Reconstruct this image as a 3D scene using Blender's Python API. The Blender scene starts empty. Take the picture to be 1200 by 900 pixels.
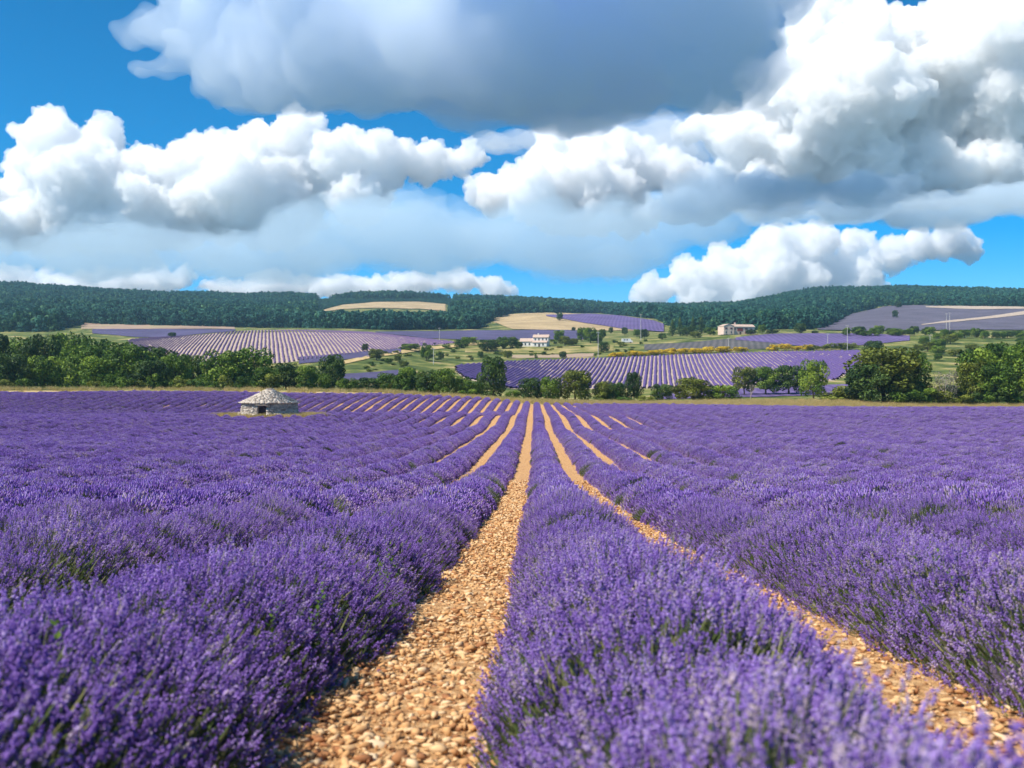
import bpy, bmesh, math, random
import numpy as np
from mathutils import Vector, Matrix

S = bpy.context.scene
# ------------------------------------------------------------------ camera, sky, sun, exposure
F, U0, VH = 1167.0, 626.0, 440.0          # focal length in photo pixels, vanishing point of the rows, horizon
cam = bpy.data.cameras.new('camera')
cam_o = bpy.data.objects.new('camera', cam)
S.collection.objects.link(cam_o)
S.camera = cam_o
cam.sensor_width = 36
cam.lens = 36 * F / 1200
cam.clip_start, cam.clip_end = 0.05, 80000
cam_o.rotation_euler = (math.radians(90), 0, 0)
cam.shift_x = (600 - U0) / 1200
cam.shift_y = -(450 - VH) / 1200
cam.dof.use_dof = True
cam.dof.focus_distance = 20
cam.dof.aperture_fstop = 3.2

SUN_EL, SUN_AZ = math.radians(52), math.radians(-118)
w = bpy.data.worlds.new('World')
S.world = w
w.use_nodes = True
wn, wl = w.node_tree.nodes, w.node_tree.links
sky = wn.new('ShaderNodeTexSky')
sky.sky_type = 'NISHITA'
sky.sun_disc = False
sky.sun_elevation, sky.sun_rotation = SUN_EL, SUN_AZ
sky.altitude = 2500
sky.air_density, sky.dust_density, sky.ozone_density = 0.75, 0.0, 3.0
hs = wn.new('ShaderNodeHueSaturation')
hs.inputs['Hue'].default_value = 0.49
hs.inputs['Saturation'].default_value = 1.5
wl.new(sky.outputs[0], hs.inputs['Color'])
wl.new(hs.outputs[0], wn['Background'].inputs[0])
wn['Background'].inputs[1].default_value = 0.118
sun_dir = Vector((math.sin(SUN_AZ) * math.cos(SUN_EL), math.cos(SUN_AZ) * math.cos(SUN_EL), math.sin(SUN_EL)))
sl = bpy.data.lights.new('sun', 'SUN')
sl.energy = 4.7
sl.angle = math.radians(0.5)
sl.color = (1, 0.93, 0.82)
sun_o = bpy.data.objects.new('sun', sl)
S.collection.objects.link(sun_o)
sun_o.rotation_euler = sun_dir.to_track_quat('Z', 'Y').to_euler()
vs = S.view_settings
vs.view_transform, vs.look, vs.gamma, vs.exposure, vs.use_curve_mapping = 'Standard', 'None', 1, 0.62, False
S.cycles.use_denoising = True
S.cycles.max_bounces = 32
S.cycles.diffuse_bounces = 3
S.cycles.volume_bounces = 22
S.cycles.transparent_max_bounces = 8
S.cycles.use_adaptive_sampling = True
S.cycles.adaptive_threshold = 0.02

# ------------------------------------------------------------------ helpers
RND = random.Random(7)
NP = np.random.default_rng(7)

def smooth(a, b, x):
    t = np.clip((np.asarray(x, float) - a) / (b - a), 0, 1)
    return t * t * (3 - 2 * t)

_LAT = np.random.default_rng(3).random((256, 256))
def vnoise(x, y):
    x = np.asarray(x, float); y = np.asarray(y, float)
    xi = np.floor(x).astype(int); yi = np.floor(y).astype(int)
    fx = x - xi; fy = y - yi
    fx = fx * fx * (3 - 2 * fx); fy = fy * fy * (3 - 2 * fy)
    g = lambda a, b: _LAT[a & 255, b & 255]
    return (g(xi, yi) * (1 - fx) + g(xi + 1, yi) * fx) * (1 - fy) + (g(xi, yi + 1) * (1 - fx) + g(xi + 1, yi + 1) * fx) * fy
def fbm(x, y, o=4):
    s, a, t = 0, 1.0, 0
    for i in range(o):
        s = s + a * (vnoise(np.asarray(x) * 2 ** i + 17.3 * i, np.asarray(y) * 2 ** i + 9.1 * i) - 0.5); t += a; a *= 0.5
    return s / t * 2

def mesh(name, V, Fc, mat=None, smooth_shade=False, attrs=None):
    me = bpy.data.meshes.new(name)
    V = np.asarray(V, np.float32)
    if isinstance(Fc, np.ndarray):
        n, k = Fc.shape
        me.vertices.add(len(V)); me.vertices.foreach_set('co', V.ravel())
        me.loops.add(n * k); me.loops.foreach_set('vertex_index', Fc.ravel().astype(np.int32))
        me.polygons.add(n); me.polygons.foreach_set('loop_start', np.arange(0, n * k, k, dtype=np.int32))
        me.update(calc_edges=True)
    else:
        me.from_pydata(V.tolist(), [], Fc)
    if attrs:
        for k, a in attrs.items():
            a = np.asarray(a, np.float32)
            at = me.attributes.new(k, 'FLOAT', 'POINT'); at.data.foreach_set('value', a)
    if smooth_shade:
        me.polygons.foreach_set('use_smooth', np.ones(len(me.polygons), bool))
    if mat:
        me.materials.append(mat)
    return me

def obj(name, me, parent=None, loc=None, rz=0, scale=None):
    o = bpy.data.objects.new(name, me)
    S.collection.objects.link(o)
    if parent: o.parent = parent
    if loc is not None: o.location = loc
    if rz: o.rotation_euler = (0, 0, rz)
    if scale is not None: o.scale = scale
    return o

def tag(o, label=None, cat=None, group=None, kind=None):
    if label: o['label'] = label
    if cat: o['category'] = cat
    if group: o['group'] = group
    if kind: o['kind'] = kind
    return o

class MB:
    """collects boxes / prisms / tubes into one mesh"""
    def __init__(s): s.V = []; s.F = []
    def add(s, V, Fc):
        b = len(s.V); s.V += [tuple(v) for v in V]; s.F += [tuple(i + b for i in f) for f in Fc]; return s
    def box(s, x0, x1, y0, y1, z0, z1):
        return s.add([(x, y, z) for z in (z0, z1) for y in (y0, y1) for x in (x0, x1)],
                     [(0, 2, 3, 1), (4, 5, 7, 6), (0, 1, 5, 4), (2, 6, 7, 3), (0, 4, 6, 2), (1, 3, 7, 5)])
    def tube(s, pts, rad, n=8):
        V = []; Fc = []
        for i, (p, r) in enumerate(zip(pts, rad)):
            p = Vector(p); q = Vector(pts[min(i + 1, len(pts) - 1)]) - Vector(pts[max(i - 1, 0)])
            q.normalize(); a = q.orthogonal().normalized(); b = q.cross(a)
            V += [tuple(p + (a * math.cos(6.2832 * k / n) + b * math.sin(6.2832 * k / n)) * r) for k in range(n)]
        for i in range(len(pts) - 1):
            for k in range(n):
                Fc.append((i * n + k, i * n + (k + 1) % n, (i + 1) * n + (k + 1) % n, (i + 1) * n + k))
        Fc.append(tuple(range(n))[::-1]); Fc.append(tuple((len(pts) - 1) * n + k for k in range(n)))
        return s.add(V, Fc)
    def mesh(s, name, mat): return mesh(name, s.V, s.F, mat)

def tubes_consistent(pts, rad, n):
    return MB().tube(pts, rad, n)

# ---- materials
def mat(name, rough=0.9, spec=0.2):
    m = bpy.data.materials.new(name); m.use_nodes = True
    b = m.node_tree.nodes['Principled BSDF']
    b.inputs['Roughness'].default_value = rough; b.inputs['Specular IOR Level'].default_value = spec
    return m, m.node_tree.nodes, m.node_tree.links, b
def ramp(n, stops):
    r = n.new('ShaderNodeValToRGB'); e = r.color_ramp.elements
    while len(e) < len(stops): e.new(0.5)
    for k, (p, c) in enumerate(stops): e[k].position = p; e[k].color = (*c, 1)
    return r
def noise(n, l, scale, detail=4, rough=0.55, coord='Object', dist=0.0):
    tc = n.new('ShaderNodeTexCoord'); t = n.new('ShaderNodeTexNoise')
    t.inputs['Scale'].default_value = scale; t.inputs['Detail'].default_value = detail; t.inputs['Roughness'].default_value = rough
    t.inputs['Distortion'].default_value = dist
    l.new(tc.outputs[coord], t.inputs['Vector']); return t
def mixc(n, l, a, b, f):
    m = n.new('ShaderNodeMix'); m.data_type = 'RGBA'
    l.new(a, m.inputs[6]); l.new(b, m.inputs[7]); l.new(f, m.inputs[0]); return m.outputs[2]

def noisy(name, stops, scale, detail=5, rough=0.95, bump=0.0, bscale=None, bdist=0.05, spec=0.1, coord='Object'):
    m, n, l, b = mat(name, rough, spec)
    t = noise(n, l, scale, detail, 0.6, coord)
    r = ramp(n, stops); l.new(t.outputs['Fac'], r.inputs[0]); l.new(r.outputs[0], b.inputs['Base Color'])
    if bump:
        t2 = noise(n, l, bscale or scale * 4, 6, 0.6, coord); bp = n.new('ShaderNodeBump')
        bp.inputs['Strength'].default_value = bump; bp.inputs['Distance'].default_value = bdist
        l.new(t2.outputs['Fac'], bp.inputs['Height']); l.new(bp.outputs[0], b.inputs['Normal'])
    return m

def tone_mat(name, stops, transl=0.25, rough=0.75, objrand=0.25, spec=0.2):
    """colour from the per-leaf 'tone' attribute, shifted per object / instance; partly translucent"""
    m, n, l, b = mat(name, rough, spec)
    a = n.new('ShaderNodeAttribute'); a.attribute_name = 'tone'
    oi = n.new('ShaderNodeObjectInfo')
    k = n.new('ShaderNodeMath'); k.operation = 'MULTIPLY_ADD'; k.inputs[1].default_value = objrand; k.inputs[2].default_value = -objrand / 2
    l.new(oi.outputs['Random'], k.inputs[0])
    ad = n.new('ShaderNodeMath'); ad.operation = 'ADD'; ad.use_clamp = True
    l.new(a.outputs['Fac'], ad.inputs[0]); l.new(k.outputs[0], ad.inputs[1])
    r = ramp(n, stops); l.new(ad.outputs[0], r.inputs[0]); l.new(r.outputs[0], b.inputs['Base Color'])
    if transl:
        tr = n.new('ShaderNodeBsdfTranslucent'); l.new(r.outputs[0], tr.inputs[0])
        mx = n.new('ShaderNodeMixShader'); mx.inputs[0].default_value = transl
        l.new(b.outputs[0], mx.inputs[1]); l.new(tr.outputs[0], mx.inputs[2])
        l.new(mx.outputs[0], n['Material Output'].inputs['Surface'])
    return m

M = {}
M['terrain'] = noisy('terrain_scrub', [(0.36, (0.04, 0.065, 0.018)), (0.48, (0.10, 0.13, 0.032)), (0.56, (0.20, 0.20, 0.06)), (0.62, (0.34, 0.28, 0.12)), (0.72, (0.42, 0.32, 0.20))], 0.06, 12)
M['forest_floor'] = noisy('forest_floor', [(0.3, (0.018, 0.04, 0.02)), (0.7, (0.05, 0.08, 0.03))], 0.02, 6)
M['soil'] = noisy('stony_soil', [(0.3, (0.22, 0.10, 0.045)), (0.45, (0.46, 0.25, 0.11)), (0.58, (0.62, 0.38, 0.18)), (0.72, (0.72, 0.52, 0.31))], 14, 10, bump=1.0, bscale=26, bdist=0.04)
M['stone'] = tone_mat('limestone_fragment', [(0.0, (0.32, 0.14, 0.06)), (0.3, (0.56, 0.31, 0.13)), (0.65, (0.66, 0.43, 0.22)), (0.9, (0.72, 0.56, 0.36)), (1.0, (0.78, 0.72, 0.60))], 0, 0.9, 0.5)
M['bloom'] = tone_mat('lavender_bloom', [(0.0, (0.18, 0.095, 0.40)), (0.35, (0.335, 0.19, 0.63)), (0.65, (0.46, 0.295, 0.76)), (0.88, (0.62, 0.49, 0.84)), (1.0, (0.66, 0.54, 0.60))], 0.42, 0.8, 0.26)
M['stem'] = tone_mat('lavender_stem', [(0.0, (0.05, 0.085, 0.025)), (0.6, (0.12, 0.165, 0.05)), (1.0, (0.28, 0.27, 0.12))], 0.25, 0.8, 0.2)
M['under'] = noisy('lavender_foliage', [(0.3, (0.07, 0.08, 0.045)), (0.5, (0.15, 0.12, 0.17)), (0.7, (0.23, 0.16, 0.34))], 6, 5, bump=1.0, bscale=25, bdist=0.1)
M['rowfar'] = noisy('lavender_row_far', [(0.25, (0.075, 0.05, 0.145)), (0.5, (0.115, 0.078, 0.225)), (0.75, (0.16, 0.11, 0.30))], 1.2, 5, bump=1.0, bscale=3, bdist=0.3)
M['rowdusky'] = noisy('lavender_row_dusky', [(0.25, (0.085, 0.055, 0.115)), (0.5, (0.125, 0.085, 0.18)), (0.75, (0.19, 0.12, 0.24))], 1.0, 5, bump=1.0, bscale=3, bdist=0.3)
M['palesoil'] = noisy('pale_stony_soil', [(0.3, (0.33, 0.26, 0.20)), (0.55, (0.44, 0.355, 0.28)), (0.75, (0.53, 0.44, 0.37))], 0.3, 8)
M['straw'] = noisy('straw_verge', [(0.3, (0.28, 0.23, 0.08)), (0.5, (0.46, 0.34, 0.15)), (0.7, (0.60, 0.45, 0.25))], 0.4, 8, bump=0.5, bscale=3, bdist=0.1)
M['bark'] = noisy('bark', [(0.3, (0.05, 0.04, 0.03)), (0.7, (0.14, 0.11, 0.085))], 6, 6, bump=0.8, bscale=20)
M['deadwood'] = noisy('dead_wood', [(0.3, (0.22, 0.19, 0.16)), (0.7, (0.40, 0.36, 0.31))], 6, 5)
M['leaf'] = tone_mat('oak_leaf', [(0.0, (0.028, 0.066, 0.009)), (0.5, (0.088, 0.165, 0.018)), (1.0, (0.24, 0.33, 0.04))], 0.2, 0.6, 0.35)
M['leafdark'] = tone_mat('dark_leaf', [(0.0, (0.018, 0.044, 0.012)), (0.5, (0.046, 0.094, 0.018)), (1.0, (0.13, 0.19, 0.038))], 0.15, 0.6, 0.25)
M['leafolive'] = tone_mat('olive_leaf', [(0.0, (0.05, 0.07, 0.010)), (0.5, (0.15, 0.18, 0.024)), (1.0, (0.30, 0.33, 0.05))], 0.2, 0.6, 0.25)
M['leafteal'] = tone_mat('pine_leaf_haze_tint', [(0.0, (0.008, 0.042, 0.034)), (0.5, (0.022, 0.095, 0.068)), (1.0, (0.055, 0.17, 0.10))], 0.15, 0.7, 0.35)  # teal of the distant haze is mixed into the leaf colour
M['leafteallight'] = tone_mat('mixed_leaf_haze_tint', [(0.0, (0.014, 0.055, 0.03)), (0.5, (0.045, 0.13, 0.06)), (1.0, (0.10, 0.22, 0.09))], 0.15, 0.7, 0.35)  # lighter woods, with the same haze teal put into the leaves
M['leafgrey'] = tone_mat('grey_leaf', [(0.0, (0.10, 0.095, 0.075)), (0.5, (0.19, 0.175, 0.15)), (1.0, (0.30, 0.28, 0.24))], 0.1, 0.8, 0.2)
M['yellow'] = tone_mat('broom_flower', [(0.0, (0.16, 0.16, 0.02)), (0.3, (0.60, 0.42, 0.015)), (1.0, (0.85, 0.62, 0.03))], 0.2, 0.8, 0.2)
M['grass'] = tone_mat('dry_grass', [(0.0, (0.14, 0.17, 0.03)), (0.4, (0.42, 0.34, 0.11)), (1.0, (0.66, 0.50, 0.25))], 0.3, 0.8, 0.5)
M['weed'] = tone_mat('weed_leaf', [(0.0, (0.05, 0.11, 0.015)), (1.0, (0.17, 0.27, 0.03))], 0.3, 0.6, 0.2)
M['drystone'] = tone_mat('dry_stone', [(0.0, (0.28, 0.235, 0.195)), (0.5, (0.52, 0.455, 0.385)), (1.0, (0.70, 0.63, 0.54))], 0, 0.95, 0.0)
M['dark'] = noisy('dark_interior', [(0.3, (0.02, 0.017, 0.015)), (0.7, (0.035, 0.03, 0.026))], 3)
M['plaster_white'] = noisy('white_plaster', [(0.3, (0.66, 0.63, 0.58)), (0.7, (0.78, 0.76, 0.72))], 0.8, 6)
M['plaster_pink'] = noisy('pink_plaster', [(0.3, (0.62, 0.45, 0.36)), (0.7, (0.74, 0.58, 0.48))], 0.8, 6)
M['rooftile'] = noisy('roof_tile', [(0.3, (0.40, 0.28, 0.22)), (0.7, (0.58, 0.46, 0.38))], 2.0, 6, bump=0.5, bscale=8)
M['shutter'] = noisy('shutter', [(0.3, (0.05, 0.045, 0.045)), (0.7, (0.09, 0.07, 0.06))], 2)
M['shutter_red'] = noisy('shutter_red', [(0.3, (0.22, 0.06, 0.05)), (0.7, (0.30, 0.09, 0.07))], 2)
M['glass'] = noisy('window_glass', [(0.3, (0.02, 0.025, 0.03)), (0.7, (0.04, 0.045, 0.05))], 2, rough=0.15, spec=0.6)
M['concrete'] = noisy('concrete_pole', [(0.3, (0.50, 0.48, 0.44)), (0.7, (0.66, 0.63, 0.58))], 2)
M['ceramic'] = noisy('insulator', [(0.3, (0.10, 0.09, 0.08)), (0.7, (0.2, 0.18, 0.16))], 4, rough=0.3)
M['vanwhite'] = noisy('van_paint', [(0.3, (0.76, 0.76, 0.76)), (0.7, (0.82, 0.82, 0.82))], 1, rough=0.35, spec=0.5)
M['tyre'] = noisy('tyre', [(0.3, (0.02, 0.02, 0.02)), (0.7, (0.035, 0.035, 0.035))], 8)

# ------------------------------------------------------------------ ground shape
_py = np.array([-40, -20, 0, 4.2, 7, 14, 26, 45, 62, 80, 100, 125, 160, 190, 214, 240.])
_pz = np.array([2.6, 1.0, -1.0, -1.40, -1.66, -2.32, -3.25, -4.3, -4.85, -5.2, -5.42, -5.5, -5.55, -5.9, -6.2, -6.6])
_ty = np.arange(-40, 240, 0.5)
_tz = np.interp(_ty, _py, _pz)
for _ in range(3):
    _tz[4:-4] = np.convolve(_tz, np.ones(9) / 9, 'valid')
def zf(x, y):
    """height of the near field; the camera is at z = 0, a metre above the soil"""
    x = np.asarray(x, float); y = np.asarray(y, float)
    z = np.interp(y, _ty, _tz)
    ex = np.interp(x, [-160, 0, 50, 105, 150], [0, 0, -0.8, -2.2, -2.8])
    z = z + ex * smooth(158, 210, y)
    lw = np.interp(x, [-160, -60, -32, -12, 0], [1, 1, 0.93, 0.5, 0])          # the far slope behind the hut
    z = z + lw * (-1.5 * smooth(122, 160, y) + 3.8 * smooth(156, 212, y))
    far = smooth(15, 60, y)
    return z + far * 0.45 * fbm(x / 38 + 3.1, y / 24 + 1.7, 2)

COLS = {
 -900: [(222,456.5),(235,458.5),(260,468),(330,456),(400,441),(500,425),(600,412),(750,398),(900,388),(1100,378),(1500,356),(1900,336),(2200,328),(2600,340),(3900,446)],
    0: [(222,456.5),(235,458.5),(260,468),(330,456),(400,441),(500,425),(600,412),(750,398),(900,388),(1100,378),(1500,360),(1900,344),(2200,337),(2600,348),(3900,446)],
  150: [(222,456.5),(235,458.5),(260,467),(330,458),(400,445),(500,430),(600,412),(750,397),(820,391),(900,385),(1000,380),(1100,376),(1500,363),(1900,352),(2200,347),(2600,356),(3900,446)],
  250: [(222,456.5),(235,458.5),(260,467),(330,458),(400,444),(480,424),(560,405),(640,394),(700,389),(760,390),(850,387),(950,382),(1100,376),(1500,364),(1900,354),(2200,350),(2600,358),(3900,446)],
  350: [(222,457.5),(235,459.5),(260,467),(330,459),(400,445),(480,424),(560,404),(640,391),(700,386),(760,388),(850,386),(950,384),(1100,380),(1500,367),(1900,358),(2200,352),(2600,360),(3900,446)],
  450: [(222,458.5),(235,460.5),(260,468),(330,460),(400,446),(480,427),(560,409),(640,398),(700,391),(760,390),(850,388),(950,386),(1100,379),(1500,365),(1900,355),(2200,350),(2600,358),(3900,446)],
  520: [(222,464),(235,466),(260,470),(330,462),(400,450),(480,436),(560,422),(640,410),(700,403),(760,398),(850,393),(950,387),(1100,380),(1500,367),(1900,357),(2200,351),(2600,360),(3900,446)],
  620: [(222,471),(235,472),(260,476),(330,468),(400,455),(480,439),(560,423),(620,413),(680,404),(760,399),(850,394),(950,387),(1100,377),(1300,368),(1700,363),(2200,356),(2600,365),(3900,446)],
  750: [(222,476),(235,473),(260,476),(330,467),(400,452),(480,434),(560,417),(620,409),(680,402),(760,397),(850,393),(950,388),(1100,380),(1300,371),(1700,369),(2200,365),(2600,372),(3900,446)],
  860: [(222,475),(235,471),(260,474),(330,463),(400,449),(480,431),(560,415),(620,408),(680,398),(720,392),(800,390),(950,388),(1100,384),(1300,377),(1700,368),(2200,361),(2600,370),(3900,446)],
  960: [(222,476),(235,471),(260,474),(330,462),(400,445),(480,427),(560,412),(620,405),(720,393),(800,390),(950,388),(1100,384),(1300,375),(1700,356),(2200,341),(2600,350),(3900,446)],
 1050: [(222,479),(235,474),(260,477),(330,463),(400,445),(480,427),(560,412),(620,405),(720,394),(800,390),(950,387),(1100,375),(1300,362),(1700,353),(2200,340),(2600,350),(3900,446)],
 1200: [(222,484),(235,476),(260,478),(330,464),(400,446),(480,428),(560,413),(620,406),(720,396),(800,391),(950,388),(1100,374),(1300,360),(1700,355),(2200,344),(2600,352),(3900,446)],
 1900: [(222,484),(235,476),(260,478),(330,464),(400,446),(480,428),(560,413),(620,406),(720,396),(800,391),(950,388),(1100,374),(1300,360),(1700,352),(2200,338),(2600,348),(3900,446)],
}
YG = np.concatenate([np.linspace(208, 260, 27), np.geomspace(264, 3900, 110)])
UG = np.arange(-1500, 2701, 12.0)
_cu = np.array(sorted(COLS))
_tab = []
for u in _cu:
    k = COLS[u]
    v214 = VH - float(zf((u - U0) / F * 214, 214)) * F / 214
    v206 = VH - float(zf((u - U0) / F * 206, 206)) * F / 206
    _tab.append(np.interp(YG, [206, 214] + [a for a, _ in k], [v206 + 1.5, v214 + 0.5] + [b for _, b in k]))
_tab = np.array(_tab)
TV = np.array([np.interp(UG, _cu, _tab[:, j]) for j in range(len(YG))]).T      # [u, Y] -> v
_ker = np.exp(-0.5 * (np.arange(-6, 7) / 2.2) ** 2); _ker /= _ker.sum()
TV = np.array([np.convolve(np.pad(TV[:, j], 6, 'edge'), _ker, 'valid') for j in range(len(YG))]).T
TZ = (VH - TV) / F * YG[None, :]
_gx = (UG[:, None] - U0) / F * YG[None, :]
TZ = TZ + smooth(420, 1200, YG)[None, :] * 7 * fbm(_gx / 260, np.broadcast_to(YG[None, :] / 260, _gx.shape), 3)
TV = VH - TZ * F / YG[None, :]

def tz(x, y):
    """height of the land beyond the near field"""
    x = np.asarray(x, float); y = np.asarray(y, float)
    u = np.clip((U0 + F * x / y - UG[0]) / 12.0, 0, len(UG) - 1.001)
    j = np.clip(np.interp(y, YG, np.arange(len(YG))), 0, len(YG) - 1.001)
    ui = u.astype(int); ji = j.astype(int); fu = u - ui; fj = j - ji
    return (TZ[ui, ji] * (1 - fu) + TZ[ui + 1, ji] * fu) * (1 - fj) + (TZ[ui, ji + 1] * (1 - fu) + TZ[ui + 1, ji + 1] * fu) * fj

def on_land(u, v, ymin=216):
    """where the view ray through photo pixel (u, v) first meets the land"""
    fu = (u - UG[0]) / 12.0; i = int(min(max(fu, 0), len(UG) - 2)); f = fu - i
    col = TV[i] * (1 - f) + TV[i + 1] * f
    j0 = int(np.searchsorted(YG, ymin))
    below = np.nonzero(col[j0:] <= v)[0]
    if len(below) == 0: y = YG[int(np.argmin(col))]
    else:
        j = j0 + below[0]
        if j == j0: y = YG[j0]
        else:
            a, b = col[j - 1], col[j]; y = YG[j - 1] + (YG[j] - YG[j - 1]) * (a - v) / max(a - b, 1e-6)
    return (u - U0) / F * y, float(y)

def grid_faces(nu, nv):
    i, j = np.meshgrid(np.arange(nu - 1), np.arange(nv - 1), indexing='ij')
    a = (i * nv + j).ravel()
    return np.stack([a, a + nv, a + nv + 1, a + 1], 1)

# the plain the whole place lies on
gm = mesh('ground', [(-6000, -6000, -19), (6000, -6000, -19), (6000, 6000, -19), (-6000, 6000, -19)], [(0, 1, 2, 3)], M['forest_floor'])
tag(obj('ground', gm), kind='structure')
# hills and valley
V = np.stack([_gx, np.broadcast_to(YG[None, :], _gx.shape), TZ], 2).reshape(-1, 3)
tag(obj('hills', mesh('hills', V, grid_faces(len(UG), len(YG)), M['terrain'], True)), kind='structure')
# near field soil
fx = np.concatenate([np.linspace(-165, -12, 110, endpoint=False), np.linspace(-12, 12, 90, endpoint=False), np.linspace(12, 155, 100)])
fy = np.concatenate([np.linspace(-35, -2, 14, endpoint=False), np.linspace(-2, 30, 150, endpoint=False), np.linspace(30, 216, 110)])
GX, GY = np.meshgrid(fx, fy, indexing='ij')
GZ = zf(GX, GY) + 0.03 * fbm(GX * 2.2, GY * 2.2, 3) * (GY < 40)
soil = tag(obj('field_soil', mesh('field_soil', np.stack([GX, GY, GZ], 2).reshape(-1, 3), grid_faces(len(fx), len(fy)), M['soil'], True)), kind='structure')

# ------------------------------------------------------------------ fields in the valley
def patch(name, top, bot, m, lift=0.25, nt=14, step=6, ymin=216):
    us = np.arange(top[0][0], top[-1][0] + 0.1, step)
    tv = np.interp(us, *zip(*top)); bv = np.interp(us, *zip(*bot))
    tv = tv + 0.45 * fbm(us / 17 + len(name), us * 0 + tv[0], 3); bv = bv + 0.5 * fbm(us / 17 + 40, us * 0 + bv[0], 3)
    P = []
    for u, a, b in zip(us, tv, bv):
        for t in np.linspace(0, 1, nt):
            x, y = on_land(u, b + (a - b) * t, ymin)
            P.append((x, y, float(tz(x, y)) + lift * (0.4 + y / 2000)))
    return tag(obj(name, mesh(name, P, grid_faces(len(us), nt), m, True)), kind='structure')

def stripes_mat(name, ca, cb, period, ang, cc=None):
    """a field too far off to tell its rows apart: bands of colour in the crop itself"""
    m, n, l, b = mat(name, 0.95, 0.05)
    tc = n.new('ShaderNodeTexCoord'); mp = n.new('ShaderNodeMapping'); mp.inputs['Rotation'].default_value = (0, 0, ang)
    l.new(tc.outputs['Object'], mp.inputs[0])
    wv = n.new('ShaderNodeTexWave'); wv.inputs['Scale'].default_value = 0.314 / period; wv.inputs['Distortion'].default_value = 1.5
    wv.inputs['Detail'].default_value = 2; l.new(mp.outputs[0], wv.inputs[0])
    t = noise(n, l, 0.03, 6); t2 = noise(n, l, 0.8, 4)
    ad = n.new('ShaderNodeMath'); ad.operation = 'MULTIPLY_ADD'; ad.inputs[1].default_value = 0.45
    l.new(wv.outputs['Fac'], ad.inputs[0]); 
    s2 = n.new('ShaderNodeMath'); s2.operation = 'MULTIPLY'; s2.inputs[1].default_value = 0.55
    l.new(t2.outputs['Fac'], s2.inputs[0]); l.new(s2.outputs[0], ad.inputs[2])
    r = ramp(n, [(0.25, ca), (0.75, cb)]); l.new(ad.outputs[0], r.inputs[0])
    r2 = ramp(n, [(0.4, (0.82, 0.82, 0.82)), (0.65, (1.1, 1.1, 1.1))]); l.new(t.outputs['Fac'], r2.inputs[0])
    mu = n.new('ShaderNodeMix'); mu.data_type = 'RGBA'; mu.blend_type = 'MULTIPLY'; mu.inputs[0].default_value = 1
    l.new(r.outputs[0], mu.inputs[6]); l.new(r2.outputs[0], mu.inputs[7]); l.new(mu.outputs[2], b.inputs['Base Color'])
    return m
M['lav_blue'] = stripes_mat('lavender_bluish', (0.07, 0.065, 0.13), (0.115, 0.10, 0.19), 3, 0.4)
M['lav_grey'] = stripes_mat('lavender_grey', (0.09, 0.085, 0.12), (0.145, 0.13, 0.17), 5, 0.9)
M['lav_cut'] = stripes_mat('lavender_cut', (0.085, 0.085, 0.085), (0.14, 0.13, 0.13), 4, 0.2)
M['lav_bright'] = stripes_mat('lavender_bright', (0.105, 0.078, 0.19), (0.155, 0.118, 0.26), 4, 0.1)
M['tan'] = stripes_mat('stubble', (0.34, 0.25, 0.13), (0.50, 0.38, 0.22), 7, 0.5)
M['meadow'] = noisy('dry_meadow', [(0.35, (0.11, 0.13, 0.035)), (0.5, (0.24, 0.22, 0.075)), (0.62, (0.40, 0.31, 0.14)), (0.72, (0.34, 0.25, 0.16))], 0.08, 10)
M['pinkland'] = noisy('pink_ploughland', [(0.3, (0.24, 0.16, 0.12)), (0.5, (0.36, 0.26, 0.19)), (0.7, (0.30, 0.28, 0.13))], 0.02, 6)

mid_top = [(534, 430), (545, 427), (585, 424), (700, 420), (800, 416), (900, 413), (1012, 411)]
mid_bot = [(534, 436), (545, 444), (600, 456), (700, 456), (800, 455), (900, 452), (980, 446), (1012, 428)]
patch('pale_soil', mid_top, mid_bot, M['palesoil'], 0.15, 16, 6, 300)
str_top = [(150, 398), (172, 396), (230, 393), (290, 387.5), (350, 387), (430, 389.5), (470, 394), (535, 401)]
str_bot = [(150, 405), (200, 424), (260, 430), (330, 426), (400, 417), (450, 411), (500, 406), (535, 402)]
patch('pale_soil', str_top, str_bot, M['palesoil'], 0.15, 16, 6, 300)
patch('lavender_field', [(108, 386), (160, 386), (200, 386), (250, 386), (278, 386.5)], [(108, 391), (160, 395.5), (200, 395.5), (250, 391.5), (278, 387.5)], M['lav_blue'], 0.5, 8, 6, 700)
patch('fallow_strip', [(95, 379), (150, 379), (250, 381), (280, 383)], [(95, 386), (150, 386), (250, 385.6), (280, 386)], M['pinkland'], 0.5, 8, 6, 700)
patch('lavender_field', [(440, 389), (500, 388.5), (560, 387.5), (640, 387), (700, 387)], [(440, 390), (500, 397), (560, 398.5), (640, 398), (700, 398)], M['lav_blue'], 0.5, 8, 6, 680)
patch('stubble_field', [(577, 372), (600, 368.5), (640, 366.5), (700, 369), (740, 375), (768, 385)], [(577, 377), (600, 386), (640, 387), (700, 387.5), (740, 388), (768, 388)], M['tan'], 0.6, 10, 6, 900)
patch('lavender_field', [(640, 370), (690, 368.5), (730, 371), (765, 376), (781, 382)], [(640, 371), (690, 380), (730, 386), (765, 389), (781, 390)], M['lav_bright'], 1.2, 10, 6, 900)
patch('stubble_field', [(378, 364), (400, 358), (440, 354.5), (490, 354), (524, 357)], [(378, 366), (400, 363), (440, 361.5), (490, 362.5), (524, 365.5)], M['tan'], 1.0, 8, 6, 1200)
patch('cut_lavender_field', [(755, 404), (800, 402), (860, 397), (900, 394.5), (925, 396)], [(755, 410.5), (800, 410.5), (860, 410), (900, 409), (925, 404)], M['lav_cut'], 0.35, 8, 6, 500)
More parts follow.
